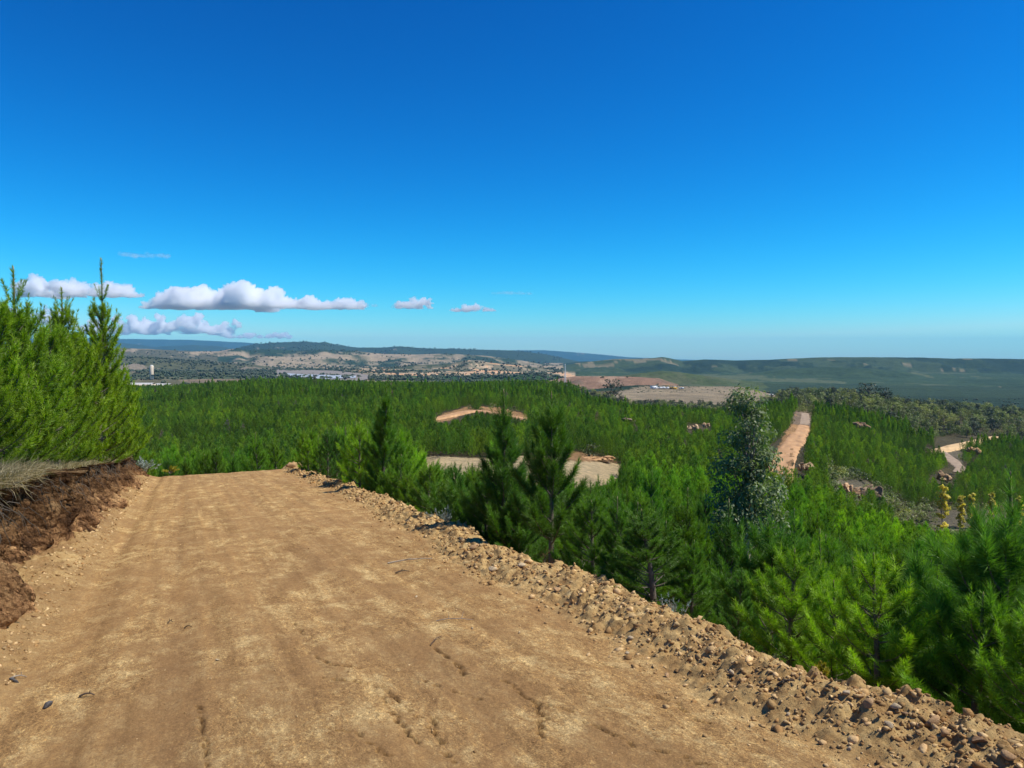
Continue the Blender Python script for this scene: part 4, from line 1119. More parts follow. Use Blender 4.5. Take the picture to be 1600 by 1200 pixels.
# ------------------------------------------------------------------ mass instancing with geometry nodes
def scatter(name, pts, rot, scl, idx, meshes, mat, label, kind='stuff'):
    """one object: points that carry one of the meshes each"""
    me = bpy.data.meshes.new(name + "_points")
    me.vertices.add(len(pts)); me.vertices.foreach_set("co", np.asarray(pts, np.float32).ravel())
    for nm, arr in (("rz", rot), ("sc", scl)):
        a = me.attributes.new(nm, 'FLOAT', 'POINT'); a.data.foreach_set("value", np.asarray(arr, np.float32))
    a = me.attributes.new("ix", 'INT', 'POINT'); a.data.foreach_set("value", np.asarray(idx, np.int32))
    ng = bpy.data.node_groups.new(name + "_nodes", 'GeometryNodeTree')
    ng.interface.new_socket("Geometry", in_out='INPUT', socket_type='NodeSocketGeometry')
    ng.interface.new_socket("Geometry", in_out='OUTPUT', socket_type='NodeSocketGeometry')
    n, l = ng.nodes, ng.links
    gi, go = n.new("NodeGroupInput"), n.new("NodeGroupOutput")
    iop = n.new("GeometryNodeInstanceOnPoints")
    g2i = n.new("GeometryNodeGeometryToInstance")
    for m in reversed(meshes):
        if not m.materials: m.materials.append(mat)
        o = bpy.data.objects.new(m.name, m)          # never linked to the scene
        oi = n.new("GeometryNodeObjectInfo"); oi.inputs["Object"].default_value = o
        l.new(oi.outputs["Geometry"], g2i.inputs[0])
    def attr(nm, typ):
        a = n.new("GeometryNodeInputNamedAttribute"); a.data_type = typ; a.inputs["Name"].default_value = nm
        return a.outputs["Attribute"]
    cx = n.new("ShaderNodeCombineXYZ"); l.new(attr("rz", 'FLOAT'), cx.inputs[2])
    l.new(gi.outputs[0], iop.inputs["Points"]); l.new(g2i.outputs[0], iop.inputs["Instance"])
    iop.inputs["Pick Instance"].default_value = True
    l.new(attr("ix", 'INT'), iop.inputs["Instance Index"])
    l.new(cx.outputs[0], iop.inputs["Rotation"]); l.new(attr("sc", 'FLOAT'), iop.inputs["Scale"])
    l.new(iop.outputs[0], go.inputs[0])
    o = link(name, me, None, label=label, kind=kind)
    md = o.modifiers.new("scatter", 'NODES'); md.node_group = ng
    return o

# plantation beyond the near pines
DEADT = []
for m_ in (MIDS[1], FAR[2]):
    c_ = m_.copy(); c_.materials.clear(); c_.materials.append(M_DEADT); DEADT.append(c_)
def plantation(d0, d1, step, meshes, seed, name, label, hmean=4.2, extra=None):
    w = 0.72 * d1 + 10
    gx, gy = jitter_grid(-w, w, d0, d1, step, seed)
    px, _ = pix(gx, gy, 0 * gx)
    k = (px > -40) & (px < 1640); gx, gy = gx[k], gy[k]
    gz = ground(gx, gy); rg = np.random.default_rng(seed)
    hh = hmean * (1 + 0.20 * rg.normal(size=len(gx)).clip(-2, 2) + 0.12 * fbm(gx / 25, gy / 25, 3, 9))
    k = ~not_pine(gx, gy, gz) & ~blocked(gx, gy, gz, hh); gx, gy, gz, hh = gx[k], gy[k], gz[k], hh[k]
    k = (rg.random(len(gx)) > 0.05) & (fbm(gx / 7, gy / 7, 2, 66) > -0.62); gx, gy, gz, hh = gx[k], gy[k], gz[k], hh[k]
    hh = np.where(rg.random(len(gx)) < 0.02, hh * 1.45, hh)
    if extra is not None:
        gx = np.concatenate([gx, extra[0]]); gy = np.concatenate([gy, extra[1]]); gz = np.concatenate([gz, extra[2]]); hh = np.concatenate([hh, extra[3]])
    sc = hh / 4.5
    print(name, len(gx))
    scatter(name, np.stack([gx, gy, gz - 0.05], -1), rg.uniform(0, 6.28, len(gx)), sc, np.where(rg.random(len(gx)) < 0.008, len(meshes), rg.integers(0, len(meshes), len(gx))), meshes + [DEADT[0] if d0 < 300 else DEADT[1]], M_NEEDLE_FAR, label)
NEARS = [single("n%d" % k, pine(100 + k, H=3.6, rad=1.2, needle_n=30, shoots=0.8, nl=0.16, nw=0.014, leader=.5, bare=0.05, gap=0.42, lod=1)) for k in range(4)]
e = REST[0]
nearm = e[1] < 80
scatter("young_pine_stand", np.stack([e[0][nearm], e[1][nearm], e[2][nearm] - .05], -1), rng.uniform(0, 6.28, nearm.sum()), e[3][nearm] / 3.85, rng.integers(0, 4, nearm.sum()), NEARS, M_NEEDLE, "dense stand of young pines filling the slope behind the nearest ones")
far_e = tuple(q[~nearm] for q in e)
plantation(175, 330, 2.3, MIDS, 31, "pine_plantation", "even green pine plantation on the middle slopes", 4.3, far_e)
plantation(330, 820, 2.6, FAR, 32, "far_pine_plantation", "distant pine plantation up to the first ridge", 4.8)

# ------------------------------------------------------------------ broadleaf trees
def leaf_tree(seed, H, rad, n_clump, leaf, per, trunk_r=0.09, squash=1.0, top=0.95, low=0.2, shape='round', quad=True):
    rng = np.random.default_rng(seed)
    W, L = Soup(), Soup()
    k = np.linspace(0, 1, 7); bend = rng.normal(size=2) * 0.05 * H
    tr = np.stack([bend[0] * k ** 2, bend[1] * k ** 2, -0.3 + (H * 0.85 + 0.3) * k], -1)
    v, f = tube(tr, trunk_r * (1 - 0.8 * k), 6); W.add(v, f)
    cs = []
    for c in range(n_clump):
        h = low + (top - low) * rng.uniform(0, 1) ** 0.9
        if shape == 'round': env = math.sqrt(max(0.05, 1 - ((h - 0.55) / 0.5) ** 2))
        elif shape == 'cone': env = (1 - h) ** 0.65 * 0.98 + 0.16
        else: env = 0.6 + 0.4 * math.sin(h * 3.1)
        a = rng.uniform(0, 6.28); r = rad * env * rng.uniform(0.35, 1.0)
        p = np.array([math.cos(a) * r, math.sin(a) * r, h * H]); cs.append(p)
        q = np.array([np.interp(h * 0.7, k, tr[:, 0]), np.interp(h * 0.7, k, tr[:, 1]), h * H * 0.72])
        v, f = tube([q, (q + p) / 2 + np.array([0, 0, 0.04 * H]), p], [trunk_r * 0.35, trunk_r * 0.2, trunk_r * 0.08], 4); W.add(v, f)
    cs = np.array(cs); cr = rad * rng.uniform(0.22, 0.40, len(cs))
    d = rng.normal(size=(len(cs), per, 3)); d /= np.linalg.norm(d, axis=-1)[..., None]
    rr = rng.uniform(0.3, 1.0, (len(cs), per, 1)) ** 0.5
    pos = cs[:, None] + d * rr * cr[:, None, None] * np.array([1, 1, 0.8 * squash])
    pos = pos.reshape(-1, 3); n = len(pos)
    nn_ = d.reshape(-1, 3) + np.array([0, 0, 0.35]) + rng.normal(size=(n, 3)) * 0.55
    nn_ /= np.linalg.norm(nn_, axis=1)[:, None]
    hang = rng.normal(size=(n, 3)) * 0.6 - np.array([0, 0, 0.9])
    a = hang - nn_ * np.sum(hang * nn_, axis=1)[:, None]; a /= np.linalg.norm(a, axis=1)[:, None] + 1e-9
    b = np.cross(nn_, a)
    sz = leaf * rng.uniform(0.7, 1.3, (n, 1))
    v = np.stack([pos, pos + a * sz * 0.5 + b * sz * 0.28, pos + a * sz, pos + a * sz * 0.5 - b * sz * 0.28], 1).reshape(-1, 3)
    f = np.arange(len(v)).reshape(-1, 4)
    cc = (np.repeat(rng.uniform(0.75, 1.2, len(cs)), per)[:, None] * (1 + 0.2 * rng.normal(size=(n, 1)))) * np.ones((1, 3))
    L.add(v, f, np.clip(np.repeat(cc, 4, axis=0), 0.2, 2.5))
    return W, L

M_GBARK = plain_mat("gum_bark", (0.34, 0.28, 0.22), noise=0.4, scale=5, attr=True)
w, l_ = leaf_tree(53, 8.9, 1.6, 100, 0.14, 130, trunk_r=0.12, top=0.97, low=0.12, shape='cone')
gx, gy = place(1168, 28); gz = zat(612, 28) - 8.9 * 0.99
tree_thing("gum_tree", (w.mesh("gum_stem", True), l_.mesh("gum_crown")), gx, gy, gz, 0.4, 1.0, (M_GBARK, M_GUM), "tall olive grey gum tree standing out above the green pines", "gum tree")

# yellow poplars in the gully
for (px, dep, pt, pb, lab) in [(1479, 150, 757, 838, "broadest yellow poplar, leftmost in the gully"), (1507, 152, 774, 836, "short yellow poplar, left one of the close pair in the gully"),
                               (1523, 150, 770, 840, "slender yellow poplar, right one of the close pair in the gully"), (1555, 150, 765, 835, "yellow poplar half behind the stem of the nearest right pine"), (1597, 150, 775, 832, "yellow poplar cut by the right border of the picture")]:
    x0, y0 = place(px, dep); zb = zat(pb, dep); hh = zat(pt, dep) - zb
    w, l_ = leaf_tree(int(px), hh, 1.1 if px == 1479 else 0.7, 44, 0.36, 60, trunk_r=0.10, shape='col', low=0.12, top=0.97)
    tree_thing("poplar_tree", (w.mesh("poplar_stem", True), l_.mesh("poplar_crown")), x0, y0, zb, 0, 1.0, (M_GBARK, M_POPLAR), lab, "poplar tree", "yellow poplars in the gully")

# woodland of rounded grey green trees on the right ridge
WV = []
for k in range(6):
    w, l_ = leaf_tree(400 + k, 9.0, 3.6, 26, 0.75, 22, trunk_r=0.2, shape='round' if k % 3 else 'cone', low=0.25)
    WV.append((w.mesh("woodland_stem%d" % k, True), l_.mesh("woodland_crown%d" % k)))
rg = np.random.default_rng(77)
gx, gy = jitter_grid(120, 560, 385, 760, 8.2, 71)
gz = ground(gx, gy); px, py = pix(gx, gy, gz)
k = (px > 1216) & (px < 1615) & (gy > 398 - 35 * (px > 1420) + 12 * np.sin(px / 25)) & ~near_track(gx, gy) & (gy < 690)
gx, gy, gz, px = gx[k], gy[k], gz[k], px[k]
o_ = np.argsort(gy)
print("woodland", len(gx))
nw = 0
for q in o_[:290]:
    a, b = WV[rg.integers(0, 6)]
    hh = 6.2 + 1.5 * rg.normal()
    dark = rg.random() < 0.25
    tree_thing("woodland_tree", (a, b), gx[q], gy[q], gz[q] - .1, rg.uniform(0, 6.28), max(hh, 3.5) / 9.0, (M_GBARK, M_FARTREE if dark else M_SCRUB), ("dark" if dark else "pale olive") + " tree of the right ridge wood, " + ("behind the straight orange track" if px[q] < 1300 else "between straight track and sandy bend" if px[q] < 1440 else "above the sandy bend"), "woodland tree", "olive woodland on the right ridge")
rest = o_[290:]
WS = [m for (_, m) in WV]
scatter("ridge_wood", np.stack([gx[rest], gy[rest], gz[rest] - .2], -1), rg.uniform(0, 6.28, len(rest)), np.clip(0.72 + 0.17 * rg.normal(size=len(rest)), .4, 1.2), rg.integers(0, 6, len(rest)), WS, M_SCRUB, "back rows of the olive wood closing the right ridge")
# two dark conifers and a big tree standing on the ridge
for (px, dep, pt, hw, lab) in [(1358, 560, 596, 1.25, "big dark tree topping the right ridge"), (1384, 565, 603, .7, "small dark tree beside the big one topping the right ridge"),
                             (957, 700, 590, 1.0, "dark round tree at the left foot of the brown mound"), (1242, 1000, 603, 1.1, "dark tree on the flat saddle right of the brown mound"), (1227, 1005, 607, 0.9, "lower dark tree left of the saddle tree, right of the brown mound")]:
    x0, y0 = place(px, dep); zb = ground1(x0, y0); hh = max(zat(pt, dep) - zb, 8)
    a, b = WV[1]
    tree_thing("dark_tree", (a, b), x0, y0, zb - .2, 1.0, hh / 9.0 * min(hw, 1.2), (M_GBARK, M_FARTREE), lab, "tree", None, zs=1 / min(hw, 1.2))

# scrub on opposite slope, gully and far hills
SC = []
for k in range(4):
    w, l_ = leaf_tree(500 + k, 2.2, 1.3, 12, 0.34, 18, trunk_r=0.05, low=0.1)
    SC.append(l_.mesh("scrub_bush%d" % k))
gx, gy = jitter_grid(-60, 400, 60, 420, 2.6, 81)
gz = ground(gx, gy); px, py = pix(gx, gy, gz)
k = (px > 600) & (px < 1630) & not_pine(gx, gy, gz) & ~near_track(gx, gy) & ~blocked(gx, gy, gz, 1.6 + 0 * gx) & ~((px < 1000) & (rg.random(len(px)) < 0.93))
gx, gy, gz = gx[k], gy[k], gz[k]
scatter("scrub", np.stack([gx, gy, gz - .1], -1), rg.uniform(0, 6.28, len(gx)), rg.uniform(0.4, 1.2, len(gx)), rg.integers(0, 4, len(gx)), SC, M_SCRUB, "low grey green scrub in the gully and on the opposite slope")

BL = []
for k in range(4):
    r_ = np.random.default_rng(600 + k)
    sp = Soup()
    for q in range(5):
        v = ICO1[0] * (1 + 0.25 * r_.normal(size=(len(ICO1[0]), 1))) * r_.uniform(0.35, 0.6)
        v = v * np.array([1, 1, 1.15]) + np.array([r_.normal() * .35, r_.normal() * .35, 0.5 + r_.uniform(0, .8)])
        sp.add(v, ICO1[1], (1, 1, 1))
    BL.append(sp.mesh("far_tree%d" % k))
# far trees: density follows the land cover
rg = np.random.default_rng(91)
n = 190000
dd = np.exp(rg.uniform(math.log(850), math.log(9500), n)); pp = rg.uniform(-40, 1640, n)
gx, gy = (pp - 800) / F * dd, dd
gz = h_land(gx, gy); cc = cover(gx, gy, gz)
green = (cc[:, 1] > cc[:, 0]); dry = cc.sum(1) > 0.45
patch = fbm(gx / 160, gy / 160, 4, 88)
prob = np.where(green, 0.55, 0.16) * np.where(dry, 0.7, 1) * (0.5 + 1.4 * np.clip(patch + 0.25, 0, 1)) * np.clip(dd / 2500, 0.35, 1)
smooth_hill = (dd > 1450) & (dd < 2150) & (pp > 900); prob = np.where(smooth_hill, 0.05, prob)
prob = prob * np.where(patch > -0.02, 1.0, 0.25); prob = np.where((pp > 880) & (dd > 1400), 0.0, prob); prob = np.where((dd > 1050) & (dd < 1500) & (pp > 860) & (pp < 1060), 0.02, prob)
mound = (dd > 650) & (dd < 1150) & (pp > 915) & (pp < 1262); prob = np.where(mound, 0.35, prob)
k = (rg.random(n) < prob)
gx, gy, gz, dd, pp = gx[k], gy[k], gz[k], dd[k], pp[k]
sc = 2.0 * np.exp(rg.normal(size=len(gx)) * 0.45 + 0.35).clip(.6, 3) * (0.7 + 0.3 * dd / 3000) * np.where(dd < 1200, 0.45, 1) * np.where((dd < 1600) & (pp > 860), 0.5, 1)
print("far trees", len(gx))
scatter("hill_trees", np.stack([gx, gy, gz - 1.0], -1), rg.uniform(0, 6.28, len(gx)), sc, rg.integers(0, 4, len(gx)), BL, M_FARTREE, "dark scattered trees and woods dotting the far hills")
# tree rows that fringe the scrub between first ridge and mound
gx, gy = jitter_grid(-20, 330, 560, 820, 7.5, 95)
gz = ground(gx, gy); px, py = pix(gx, gy, gz)
k = (px > 770) & (px < 1240) & ~((px > 915) & (gy > 640)) & (rg.random(len(px)) < 0.7)
gx, gy, gz = gx[k], gy[k], gz[k]
scatter("mixed_wood", np.stack([gx, gy, gz - .3], -1), rg.uniform(0, 6.28, len(gx)), rg.uniform(.35, .8, len(gx)), rg.integers(0, 6, len(gx)), WS, M_SCRUB, "mixed wood between the plantation and the brown mound")
gx, gy = jitter_grid(-20, 200, 425, 600, 4.5, 96)
gz = ground(gx, gy); px, py = pix(gx, gy, gz)
k = (px > 905) & (px < 1216)
gx, gy, gz = gx[k], gy[k], gz[k]
scatter("pale_fringe_trees", np.stack([gx, gy, gz - .3], -1), rg.uniform(0, 6.28, len(gx)), rg.uniform(.35, .6, len(gx)), rg.integers(0, 6, len(gx)), WS, M_SCRUB, "pale olive fringe of young trees below the brown mound")

# ------------------------------------------------------------------ water, buildings, machines far away
def poly_sheet(name, pts, mat, label, dz=0.0):
    """flat sheet from picture corners on one depth profile: (px, depth)"""
    v = [(*place(a, d), 0) for a, d in pts]
    z = max(ground1(p[0], p[1]) for p in v) + dz
    v = [(p[0], p[1], z) for p in v]
    me = bpy.data.meshes.new(name); me.from_pydata(v, [], [list(range(len(v)))]); me.update()
    return link(name, me, mat, kind='structure', label=label)
M_WATER = plain_mat("pale_water", (0.46, 0.48, 0.48), rough=0.45, noise=0.3, scale=0.01, spec=0.5)
M_SILT = plain_mat("grey_silt", (0.24, 0.205, 0.17), noise=0.25, scale=0.01)
def band_sheet(name, cols, mat, label):
    """cols: (px, near py, far py) at given height"""
    zc = -72.0
    v = []
    for px, pn, pf in cols:
        for p in (pn, pf):
            d = -zc * F / (p - HORIZON); xx, yy = place(px, d); v.append((xx, yy, zc))
    n = len(cols); f = np.array([[2 * i, 2 * i + 2, 2 * i + 3, 2 * i + 1] for i in range(n - 1)])
    return v, f
def flat_water(name, zc, cols, mat, label):
    v = []
    for px, pn, pf in cols:
        for p in (pn, pf):
            d = -zc * F / (p - HORIZON); xx, yy = place(px, d); v.append((xx, yy, zc))
    n = len(cols); f = np.array([[2 * i, 2 * i + 2, 2 * i + 3, 2 * i + 1] for i in range(n - 1)])
    me = mesh_np(name, v, f); return link(name, me, mat, kind='structure', label=label)
flat_water("silt_flat", -58.0, [(432, 592, 577), (470, 594, 578), (520, 595, 579), (560, 595, 583), (575, 592, 586)], M_SILT, "grey silt flat round the pale water")
flat_water("water", -57.0, [(445, 587, 583), (470, 591, 584.5), (500, 592, 585.5), (530, 591, 586), (556, 590, 587)], M_WATER, "pale shallow water in the valley on the left")

def boxm(sp, c, d, rz=0, col=(1, 1, 1)):
    v = np.array([(x, y, z) for x in (-.5, .5) for y in (-.5, .5) for z in (0, 1)], float) * np.array(d)
    ca, sa = math.cos(rz), math.sin(rz)
    v = np.stack([v[:, 0] * ca - v[:, 1] * sa, v[:, 0] * sa + v[:, 1] * ca, v[:, 2]], -1) + np.array(c)
    f = np.array([(0, 1, 3, 2), (4, 6, 7, 5), (0, 4, 5, 1), (2, 3, 7, 6), (0, 2, 6, 4), (1, 5, 7, 3)])
    sp.add(v, f, col)
def part(name, parent, mat, boxes):
    sp = Soup()
    for b in boxes: boxm(sp, *b)
    return link(name, sp.mesh(name), mat, parent)

# silo tower
x0, y0 = place(237, 1250); zt = zat(571, 1250); zb = zat(590, 1250); hh = zt - zb
e = empty("silo", (x0, y0, zb), label="pale tan silo tower rising over the low wood at the left", category="silo")
v, f = tube([(0, 0, hh * .25), (0, 0, hh * .9), (0, 0, hh)], [3.6, 3.6, 2.4], 16); link("silo_shell", mesh_np("silo_shell", v, f, True), M_TAN, e)
v, f = tube([(0, 0, hh * 1.0), (0, 0, hh * 1.02), (0, 0, hh * 1.04)], [2.6, 2.4, .1], 16); link("roof", mesh_np("silo_roof", v, f, True), M_WHITE, e)
for a in range(4):
    v, f = tube([(2.6 * math.cos(a * 1.57), 2.6 * math.sin(a * 1.57), -3), (2.6 * math.cos(a * 1.57), 2.6 * math.sin(a * 1.57), hh * .3)], .35, 6)
    link("leg", mesh_np("silo_leg", v, f), M_GREY, e)
part("stair_tower", e, M_DARKG, [((4.0, 0, hh * .1), (.9, 1, hh * .8))])
# long low greenhouses
for i, (pa, pb, pt, lab) in enumerate([(176, 196, 596, "short pale roofed shed at the left end of the yard"), (196, 240, 596, "long pale roofed shed in the middle of the yard"), (241, 267, 597, "pale roofed shed at the right end of the yard")]):
    dep = 900 + i * 12
    xa, ya = place(pa, dep); xb, _ = place(pb, dep); zt = zat(pt + 2, dep); w = xb - xa; h = 5.0
    e = empty("long_shed", ((xa + xb) / 2, ya, zt - h), label=lab, category="shed", group="pale sheds in the valley yard")
    part("wall", e, M_TAN, [((0, 0, -2), (w, 12, h))])
    nb = max(2, int(w / 7))
    sp = Soup()
    v = np.array([(-w / 2, -6.6, h - 2), (w / 2, -6.6, h - 2), (w / 2, 0, h), (-w / 2, 0, h), (w / 2, 6.6, h - 2), (-w / 2, 6.6, h - 2)])
    sp.add(v, np.array([(0, 1, 2, 3), (3, 2, 4, 5)])); link("roof", sp.mesh("shed_roof"), M_SHEDROOF, e)
    for b in range(nb):
        part("window", e, M_DARKG, [((-w / 2 + (b + .5) * w / nb, -6.05, 0.2), (2.4, .2, 1.4))])
# sandy road at the left valley
ribbon("sandy_road", [place(362, 940), place(370, 980), place(378, 1060), place(386, 1120)], [12, 12, 10, 6], M_SAND, "short pale road climbing out of the yard wood", dz=1.5, n=16)
# mast
x0, y0 = place(883, 1000); zb = zat(592, 1000); hh = zat(571, 1000) - zb
e = empty("radio_mast", (x0, y0, zb), label="thin pale lattice mast in front of the dark ridge", category="mast")
for a in range(3):
    v, f = tube([(0.9 * math.cos(a * 2.09), .9 * math.sin(a * 2.09), -6), (.5 * math.cos(a * 2.09), .5 * math.sin(a * 2.09), hh)], .28, 5); link("mast_leg", mesh_np("mast_leg", v, f), M_WHITE, e)
sp = Soup()
for q in range(12): boxm(sp, (0, 0, q * hh / 12), (1.6, 1.4, .22))
link("bracing", sp.mesh("bracing"), M_WHITE, e, kind='stuff')
part("antenna", e, M_WHITE, [((0, 0, hh), (.8, .8, 2.0))])
# work camp on the brown mound
def on_mound(px, dep): x0, y0 = place(px, dep); return x0, y0, ground1(x0, y0)
def cabin(px, dep, w, h, d, lab, mat=M_WHITE):
    x0, y0, z0 = on_mound(px, dep)
    e = empty("site_cabin", (x0, y0, z0), label=lab, category="cabin", group="camp on the brown mound")
    part("wall", e, mat, [((0, 0, -1), (w, d, h + 1))]); part("roof", e, M_GREY, [((0, 0, h), (w + .4, d + .4, .25))])
    part("door", e, M_DARKG, [((-w * .3, -d / 2 - .05, 0), (.9, .1, 2.0))]); part("window", e, M_DARKG, [((w * .2, -d / 2 - .05, 1.0), (1.2, .1, .9))])
def truck(px, dep, lab, mat, L=6.0, rz=0.0, name="parked_truck"):
    x0, y0, z0 = on_mound(px, dep)
    e = empty(name, (x0, y0, z0), label=lab, category="truck", group="vehicles on the brown mound"); e.rotation_euler[2] = rz
    part("cargo_box", e, mat, [((L * .15, 0, .7), (L * .65, 2.3, 2.0))]); part("cab", e, mat, [((-L * .35, 0, .7), (L * .26, 2.2, 1.5))])
    part("windscreen", e, M_DARKG, [((-L * .485, 0, 1.5), (.08, 1.9, .6))])
    for sx in (-.33, .05, .33):
        for sy in (-1, 1):
            v, f = tube([(sx * L, sy * 1.0, .5), (sx * L, sy * 1.25, .5)], [.5, .5], 10); link("wheel", mesh_np("wheel", v, f), M_TYRE, e)
def digger(px, dep, lab):
    x0, y0, z0 = on_mound(px, dep)
    e = empty("excavator", (x0, y0, z0), label=lab, category="excavator", group="vehicles on the brown mound")
    part("track", e, M_TYRE, [((0, -1.1, 0), (4, .6, .9)), ]); part("track", e, M_TYRE, [((0, 1.1, 0), (4, .6, .9))])
    part("body", e, M_YEL, [((0.4, 0, .9), (3.4, 2.6, 1.3))]); part("cab", e, M_DARKG, [((-.8, -.7, 1.9), (1.3, 1.1, 1.5))])
    v, f = tube([(-1, 0, 2), (-3, 0, 5), (-5.5, 0, 4.4)], [.3, .3, .22], 6); link("boom", mesh_np("boom", v, f), M_YEL, e)
    v, f = tube([(-5.5, 0, 4.4), (-6.2, 0, 1.5)], [.22, .18], 6); link("dipper_arm", mesh_np("dipper_arm", v, f), M_YEL, e)
    part("bucket", e, M_GREY, [((-6.2, 0, .6), (1.0, 1.1, 1.0))])
cabin(1022, 935, 8.5, 3.4, 3.5, "largest white cabin at the left end of the camp on the brown mound")
truck(1031, 930, "small white truck next to the largest white cabin", M_WHITE, 4.2)
truck(1036, 932, "white truck in the middle of the camp on the brown mound", M_WHITE, 5.0, .3)
truck(1042, 928, "white truck left of the yellow machines", M_WHITE, 6.0, -.2)
digger(1049, 936, "yellow excavator with raised boom behind the camp")
cabin(1054, 932, 6.0, 3.0, 3.0, "yellow cabin beside the excavator on the brown mound", M_YEL)
truck(1065, 930, "pale blue grey truck at the right end of the camp", M_GREY, 6.5)
truck(1205, 960, "lone white truck right of the gum tree's top on the saddle", M_WHITE, 6.5)

# ------------------------------------------------------------------ rock outcrops
def outcrop(px, dep, py0, w, h, col, lab, seed, n=7, cat="rock"):
    r_ = np.random.default_rng(seed)
    x0, y0 = place(px, dep); zc = zat(py0, dep)
    e = empty("rock_outcrop", (x0, y0, zc), label=lab, category=cat)
    W = w / F * dep; Hh = h / F * dep
    for k in range(n * 2):
        v = rock_verts(ICO3, r_, flat=0.9, rough=0.5)
        v += v * (0.35 * fbm(v[:, 0] * 2.2 + k, v[:, 1] * 2.2 + v[:, 2] * 3, 4, seed))[:, None]
        v = v * np.array([W * .24, W * .24, Hh * .5]) * r_.uniform(.4, 1.1)
        v += np.array([r_.uniform(-.42, .42) * W, r_.uniform(-.3, .3) * W, r_.uniform(-.35, .2) * Hh])
        me = mesh_np("rock", v, ICO3[1]); vcol(me, np.array(col) * r_.uniform(.75, 1.2))
        link("rock", me, M_ROCK, e)
outcrop(1331, 134, 768, 34, 30, (1.15, .98, .80), "orange broken rock face above the near right pines", 1, 11)
outcrop(1362, 140, 772, 46, 24, (.55, .52, .48), "grey rocky hump right of the orange rock face", 2, 9)
outcrop(1082, 190, 667, 16, 10, (1.1, .98, .85), "left pale orange rock in the middle pines beside the gum tree", 3, 5)
outcrop(1104, 192, 664, 14, 8, (1.1, .95, .78), "right pale orange rock in the middle pines beside the gum tree", 4, 4)
outcrop(984, 210, 657, 26, 7, (.50, .46, .45), "flat grey rock slab among the middle pines", 5, 5)
outcrop(1260, 118, 728, 30, 14, (.95, .86, .70), "pale stones at the lower right end of the straight track", 6, 8)
outcrop(1345, 300, 664, 26, 9, (.75, .62, .52), "small grey and orange rock patch high in the opposite pine block", 7, 5)
outcrop(1524, 240, 703, 20, 10, (1.15, .95, .62), "pale yellow rocks below the sandy bend at the far right", 8, 6)
outcrop(1480, 215, 745, 24, 16, (.85, .74, .60), "pinkish rock ledges under the lower grey track", 9, 6)
outcrop(930, 118, 718, 62, 6, (1.15, .90, .62), "orange earth lip at the back of the pale clearing", 10, 12)
outcrop(822, 208, 655, 12, 7, (1.0, .92, .78), "pale stones at the right end of the middle orange cut", 12, 4)

# ------------------------------------------------------------------ stones and clods
def road_surface(s, t): return float(road_z(np.array([s]), np.array([t]))[0][0])
ROCKS = [mesh_np("stone_shape", rock_verts(ICO2, np.random.default_rng(800 + k), .75, .5), ICO2[1]) for k in range(8)]
for m in ROCKS: vcol(m, np.ones((len(m.vertices), 3)))
M_S = [plain_mat("stone_pale", (0.62, 0.50, 0.32), c2=(0.42, 0.30, 0.17), scale=4, bump=.6, bscale=14),
       plain_mat("stone_ochre", (0.50, 0.32, 0.16), c2=(0.33, 0.19, 0.09), scale=4, bump=.6, bscale=14),
       plain_mat("stone_brown", (0.34, 0.21, 0.11), c2=(0.22, 0.12, 0.06), scale=4, bump=.6, bscale=14),
       plain_mat("stone_slate", (0.13, 0.12, 0.115), c2=(0.07, 0.065, 0.06), scale=4, bump=.4, bscale=10)]
def stone(px, py, size, m, lab, k, grp="stones along the berm", up=0.35):
    s_, t_ = px_to_road(px, py)
    # the berm stands above the road plane: step the point back along the view until it meets the surface
    xx = (px - 800) / F; yy = (600 - py) / F
    d = np.array([xx, math.cos(PITCH) + yy * math.sin(PITCH), -math.sin(PITCH) + yy * math.cos(PITCH)])
    ks = np.linspace(2.5, 45, 2200); P = d[None] * ks[:, None]
    S, T = to_st(P[:, 0], P[:, 1]); Z = road_z(S, T)[0]
    hit = np.nonzero(P[:, 2] < Z)[0]
    if len(hit) == 0: return
    p = P[hit[0]]
    o = bpy.data.objects.new("stone", ROCKS[k % 8]); o.material_slots
    if not ROCKS[k % 8].materials: ROCKS[k % 8].materials.append(M_S[0])
    o.material_slots[0].link = 'OBJECT'; o.material_slots[0].material = M_S[m]
    w = size / F * p[1] * 0.5
    o.location = (p[0], p[1], Z[hit[0]] + w * up); o.scale = (w, w, w); o.rotation_euler = (random.uniform(-.5, .5), random.uniform(-.5, .5), random.uniform(0, 6.28))
    COL.objects.link(o); o["label"] = lab; o["category"] = "stone"
    if grp: o["group"] = grp
